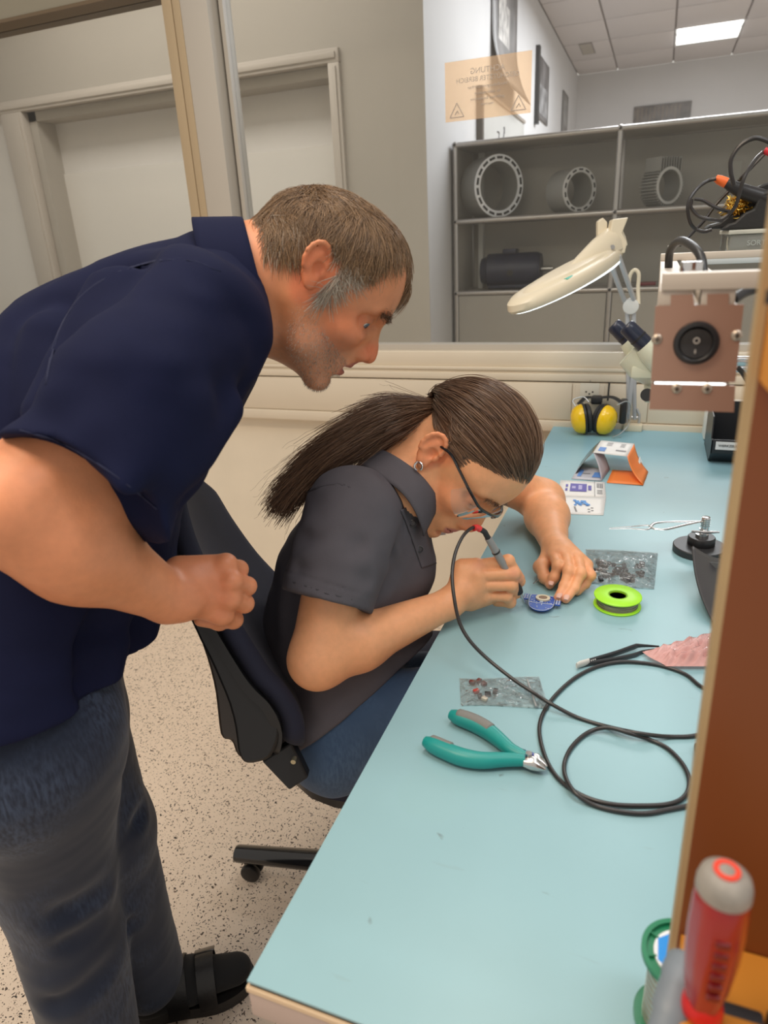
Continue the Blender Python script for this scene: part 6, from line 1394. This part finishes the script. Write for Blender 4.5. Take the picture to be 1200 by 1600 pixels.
# hair of the girl
hairG = hair_mat('brown_hair', (.070, .034, .019), (.25, .145, .085), .32)
pony = m(688, 642, 1.06)
def girl_scalp(p):
    x, y, z = p[:, 0], np.abs(p[:, 1]), p[:, 2]
    front = z > .075 - .57 * (.095 - x).clip(0, .2) ; side = (x < .035) & (z > .018 - .2 * (x + .0)); ear = ((x + .012) ** 2 / .025 ** 2 + (z + .004) ** 2 / .033 ** 2 < 1) & (y > .042)
    return ((front & (x > .0)) | (x <= 0.0) & (z > -.028 - .25 * x.clip(-.08, 0) * 0) | side & (z > .02)) & ~ear & (z > -.045)
tgt = np.array([-.080, .004, .020])
def girl_flow(q): d_ = tgt - q; return d_ / (np.linalg.norm(d_, axis=1, keepdims=True) + 1e-6)
p, g, fng = skull_pts(FG, HG, 20000, girl_scalp, 11)
dist = lambda p: np.linalg.norm(p - tgt, axis=1) * 1.12
S_ = comb(p, g, fng, girl_flow, lambda p: np.minimum(dist(p), .22), 15, .055, 12, .07, .05)
hair_obj('hair', from_head(S_.reshape(-1, 3), FG).reshape(-1, 15, 3), .00042, hairG, girl, .8)
# dark under-layer following the scalp so no skin shows between strands
def cap_mesh(Fm, H, keep, off, name, m_, parent):
    fn = lambda q: head_sdf(warp(q, H), H) - off
    v, f = sdf_mesh(fn, (-.125, -.095, -.06), (.115, .095, .145), .004); k = keep(v) & keep(v - np.array([0, 0, .006], np.float32)) & keep(v + np.array([.009, 0, -.004], np.float32)); f = f[k[f].all(1)]; used = np.unique(f); mp_ = -np.ones(len(v), int); mp_[used] = np.arange(len(used))
    return np_mesh(name, from_head(v[used], Fm).astype(np.float32), mp_[f], m_, parent)
cap_mesh(FG, HG, girl_scalp, .0012, 'hair_base', mat('hair_root', (.040, .021, .012), .6), girl); cap_mesh(FM, HM, lambda p: man_scalp(p), .0006, 'hair_base', mat('hair_root_short', (.085, .055, .033), .7), man)
# ponytail: from the tie down over the shoulder and back
pc = [pony, m(668, 642, 1.055), m(638, 648, 1.05), m(598, 660, 1.04), m(558, 682, 1.035), m(518, 708, 1.03), m(482, 738, 1.03), m(452, 770, 1.03), m(430, 802, 1.03)]
pth = np.array(catmull(pc, 4)); npt = len(pth); r = np.random.RandomState(21); n_ = 8000
a = r.rand(n_) * 6.283; rad = np.sqrt(r.rand(n_)); tt = np.linspace(0, 1, npt)
wd = .012 + .018 * np.clip(tt * 3, 0, 1) - .022 * np.clip((tt - .35) / .65, 0, 1); up_ = np.array([0, 0, 1.])
tan = np.gradient(pth, axis=0); tan /= np.linalg.norm(tan, axis=1, keepdims=True); s1_ = np.cross(tan, up_); s1_ /= np.linalg.norm(s1_, axis=1, keepdims=True); s2_ = np.cross(s1_, tan)
fz = (r.normal(size=(n_, 1)) * .25 * tt[None] ** 1.5); Sx = (np.cos(a) * rad)[:, None] * (1 + fz); Sy = (np.sin(a) * rad)[:, None] * (1 + fz)
ln = (.34 + .66 * r.rand(n_))[:, None] * tt[None]; ii = np.clip(ln * (npt - 1), 0, npt - 1.001); i0 = ii.astype(int); fr_ = (ii - i0)[..., None]
cen = pth[i0] * (1 - fr_) + pth[i0 + 1] * fr_; w_ = np.interp(ln, tt, wd)[..., None]
st = cen + s1_[i0] * Sx[..., None] * w_ * 1.2 + s2_[i0] * Sy[..., None] * w_ * 1.0 + (r.normal(size=(n_, 1, 3)) * .010 * (tt ** 2)[None, :, None]); hair_obj('ponytail', st, .00042, hairG, girl, .4)
fz_ = st[:500] + np.cumsum(np.random.RandomState(4).normal(size=(500, npt, 3)) * .0022, 1) * np.linspace(0, 1, npt)[None, :, None]; hair_obj('flyaway_hair', fz_, .00025, hairG, girl, .3)
MB().ring(.0150, .0085, -.006, .006, 24, frame(m(682, 642, 1.058), s1_[1], tan[1])).build('hair_tie', M['black'], girl)
hlo = 260; r = np.random.RandomState(33); base = from_head(p[r.choice(len(p), hlo)], FG); g0 = from_head(p, FG)
# earring and safety glasses
ec = from_head([.000, -.086, -.026], FG); MB().tube([ec + FG[1] @ np.array([.006 * math.cos(a_), -.002, .006 * math.sin(a_) - .004]) for a_ in np.linspace(0, 5.5, 14)], .0016, 8).build('earring', M['chrome'], girl)
gf = mat('glasses_frame', (.01, .011, .013), .2, coat=.4); lens = film('safety_lens', (.90, .93, .94), refl=.25, rough=.03, haze=(.8, .85, .88), hazef=.06)
HP = lambda x, y, z: from_head([x, y, z], FG)
gl = None
rim = [(.060, -.075, .016), (.078, -.069, .014), (.094, -.056, .011), (.106, -.036, .012), (.112, -.012, .012), (.112, .012, .012), (.106, .036, .012), (.094, .056, .011), (.078, .069, .014), (.060, .075, .016)]
gl = MB().tube(catmull([HP(*q) for q in rim], 5), .0023, 8, flat=1.0).build('safety_glasses', gf, girl)
for s in (-1, 1):
    MB().tube(catmull([HP(-.012, s * .080, .010), HP(.010, s * .083, .020), HP(.035, s * .081, .019), HP(.062, s * .075, .016)], 5), .0024, 8, flat=.8).build('temple_arm', gf, gl)
    rp_ = [q for q in rim if q[1] * s > 0]; rp_ = sorted(rp_, key=lambda q: -abs(q[1]))
    top = catmull([HP(*q) for q in rp_], 5); nn_ = len(top)
    def lf(a_, b_, top=top, nn_=nn_):
        i = min(int(a_ * (nn_ - 1)), nn_ - 1); dp_ = .038 * math.sin(math.pi * min(1, .12 + a_ * .80)) ** .6
        return tuple(top[i] + FG[1] @ np.array([-.006 * b_ * b_ - .001, 0, -dp_ * b_]))
    o = MB().grid(lf, 22, 8).build('lens', lens, gl, ang=180)
MB().tube([HP(.113, -.008, .010), HP(.111, 0, .003), HP(.113, .008, .010)], .0022, 8).build('nose_bridge', gf, gl)
brows(FG, HG, girl, hairG, 200, .003)
# ================================================================ office chair
cG = m(535, 1120, 1.12).astype(float); Lc = Lg.astype(float); Fc = Fg.astype(float); seatz = hip[2] - .070
sc_ = at(478, 1212, z=seatz - .05); ch_base = sc_ + Fc * .16 + Lc * .19; ch_base[2] = 0.; e = empty('office_chair', ch_base, 'black office chair with navy upholstery under the seated girl', 'office chair')
upn = cloth('navy_upholstery', (.010, .012, .030), 500); shell = mat('chair_shell', (.060, .046, .038), .36, bump=.1, bscale=500); blk = mat('chair_black', (.009, .009, .010), .42)
def seatpt(s, t, h):
    x = (s - .5) * .46; y = (t - .5) * .46; rr_ = 1 - .10 * max(0, abs(2 * s - 1)) ** 4 - .0; return ch_base + Fc * x + Lc * y * (1 - .15 * abs(2 * s - 1) ** 3) + np.array([0, 0, seatz + h - .018 * abs(2 * t - 1) ** 4 - .015 * max(0, 2 * s - 1) ** 3])
rings = []
for k, (sc_, h) in enumerate(((.86, -.085), (.97, -.075), (1.0, -.050), (1.0, -.028), (.97, -.010), (.88, -.001), (.5, 0.0))):
    ring = []
    for j in range(40):
        an = 2 * math.pi * j / 40; cx, sy = math.cos(an), math.sin(an); q = (abs(cx) ** 4 + abs(sy) ** 4) ** -.25; ring.append(seatpt(.5 + .5 * cx * q * sc_, .5 + .5 * sy * q * sc_, h))
    rings.append(ring)
MB().loft(rings[:3] ).build('seat_pan', blk, e); MB().loft(rings[2:]).build('seat', upn, e)
# backrest: curved panel, drawn from bottom (t=0) to top (t=1)
bN = [m(u, v, d) for u, v, d in ((424, 1194, .935), (437, 1168, .93), (437, 1138, .925), (420, 1103, .92), (391, 1074, .92), (366, 1037, .92), (334, 984, .92), (298, 920, .92), (268, 850, .92), (252, 785, .92), (248, 745, .92))]
bF = [m(u, v, d) for u, v, d in ((516, 1112, 1.27), (520, 1090, 1.26), (512, 1058, 1.26), (495, 1025, 1.26), (475, 990, 1.26), (452, 955, 1.26), (425, 915, 1.26), (385, 872, 1.26), (350, 825, 1.26), (322, 780, 1.26), (304, 746, 1.26))]
cn = catmull(bN, 4); cf_ = catmull(bF, 4); nT = len(cn)
def bpt(i, s, off):
    a, b = np.array(cn[i], float), np.array(cf_[i], float); p = a * (1 - s) + b * s; t = _n(np.array(cn[min(i + 1, nT - 1)]) - np.array(cn[max(i - 1, 0)])); nrm = _n(np.cross(b - a, t)); nrm = nrm if nrm @ Fc > 0 else -nrm
    bow = -.030 * (1 - (2 * s - 1) ** 2); return p + nrm * (off + bow)
def slab(o0, o1, name, m_, s0=0., s1=1., i0=0, i1=None, bev=.012, parent=e):
    i1 = i1 or nT - 1; rings = []
    N_ = 24
    for i in range(i0, i1 + 1):
        tt_ = (i - i0) / (i1 - i0); sh = 1 - .35 * max(0, (tt_ - .9) / .1) ** 2 - .25 * max(0, (.08 - tt_) / .08) ** 2; a0 = .5 - (.5 - s0) * sh; a1 = .5 + (s1 - .5) * sh
        ring = [bpt(i, a0 + (a1 - a0) * k / N_, o1 - bev * (k in (0, N_))) for k in range(N_ + 1)] + [bpt(i, a0 + (a1 - a0) * k / N_, o0 + bev * (k in (0, N_))) for k in range(N_, -1, -1)]; rings.append(ring)
    return MB().loft(rings).build(name, m_, parent, ang=60)
slab(.0, .036, 'backrest_cushion', upn, .03, .97, 3)
slab(-.010, .001, 'back_shell', blk, 0, 1, 0)
latv = _n(np.array(bF[6], float) - np.array(bN[6], float))
def wedge(px, d, l0, l1, nm, m_, bv=.007):
    A_ = [m(u, v_, d).astype(float) for u, v_ in px]; A_ = [p_ for p_ in catmull(A_, 2, closed=True)]
    return MB().loft([[p_ + latv * l for p_ in A_] for l in (l0, l1)]).build(nm, m_, e, smooth=True, ang=50, bevel=bv)
side_px = [(333, 982), (351, 1016), (370, 1045), (394, 1075), (418, 1102), (432, 1120), (437, 1138), (434, 1160), (422, 1184), (404, 1192), (386, 1194), (376, 1187), (370, 1170), (366, 1138), (357, 1102), (343, 1067), (327, 1031), (311, 1000), (298, 972), (262, 905), (238, 840), (230, 780), (248, 760), (262, 835), (296, 915)]
wedge(side_px, .925, .0, .045, 'side_flank', blk); wedge(side_px[:17], .925, .37, .41, 'side_flank', blk)
wedge([(345, 990), (380, 1060), (400, 1110), (404, 1150), (392, 1180), (374, 1190), (364, 1180), (358, 1163), (348, 1161), (340, 1152), (336, 1122), (332, 1087), (324, 1051), (311, 1010), (290, 960), (270, 915), (290, 910)], .965, .01, .32, 'lumbar_cover', shell, .010)
a = bpt(2, .5, -.02); b_ = ch_base - Fc * .10 + [0, 0, seatz - .105]
nb_ = m(455, 1195, .93).astype(float)
MB().tube([bpt(3, .5, -.03), bpt(1, .5, -.045), b_ - Fc * .12 + [0, 0, -.005], b_ + Fc * .05], [.024, .026, .026, .024], 12, flat=.6).build('back_bar', blk, e)
q0, q1, q2, q3 = m(408, 1190, .955), m(452, 1236, .955), m(482, 1216, .96), m(455, 1160, .96)
g = MB(); A_ = [np.array(x, float) for x in (q0, q1, q2, q3)]; g.loft([A_, [p_ + Lc * .016 for p_ in A_]]); o = g.build('side_bracket', blk, e, smooth=False, bevel=.003)
pb_ = m(458, 1191, .953).astype(float); MB().cyl(pb_, pb_ + Lc * .01, .0038, n=12).build('bracket_bolt', mat('bolt_brass', (.45, .42, .30), .35, metal=.8), o)
MB().cyl(ch_base + [0, 0, .09], ch_base + [0, 0, seatz - .08], .026, n=24).build('gas_column', blk, e)
MB().box((-.09, -.07, seatz - .12), (.09, .07, seatz - .08), .01, Matrix.Translation((ch_base[0], ch_base[1], 0)) @ Matrix.Rotation(math.atan2(Fc[1], Fc[0]), 4, 'Z')).build('tilt_mechanism', blk, e)
tipb = at(369, 1333, z=.062); d0 = tipb - ch_base; a0 = math.atan2(d0[1], d0[0]); Rb = math.hypot(d0[0], d0[1])
MB().lathe([(0, .13), (.035, .13), (.045, .11), (.045, .065), (.035, .055), (0, .055)], 28, Matrix.Translation(Vector(ch_base))).build('base_hub', blk, e)
for k in range(5):
    an = a0 + k * 2 * math.pi / 5; dv = np.array([math.cos(an), math.sin(an), 0]); R_2 = Rb if k == 0 else .32
    lg = MB().tube([ch_base + dv * .03 + [0, 0, .085], ch_base + dv * R_2 * .5 + [0, 0, .075], ch_base + dv * (R_2 - .006) + [0, 0, .062], ch_base + dv * R_2 + [0, 0, .062]], [.026, .024, .020, .018], 14, flat=.9).build('base_leg', mat('gloss_black', (.012, .012, .013), .16, coat=.4), e)
    sd2 = np.array([-dv[1], dv[0], 0]); c_ = ch_base + dv * (R_2 - .034)
    MB().cyl(c_ + [0, 0, .02], c_ + [0, 0, .055], .008, n=10).build('caster_stem', blk, lg)
    for q in (-1, 1): MB().cyl(c_ + sd2 * q * .005 + [0, 0, .0225], c_ + sd2 * q * .020 + [0, 0, .0225], .0220, n=24, bev=.004).build('caster_wheel', blk, lg)
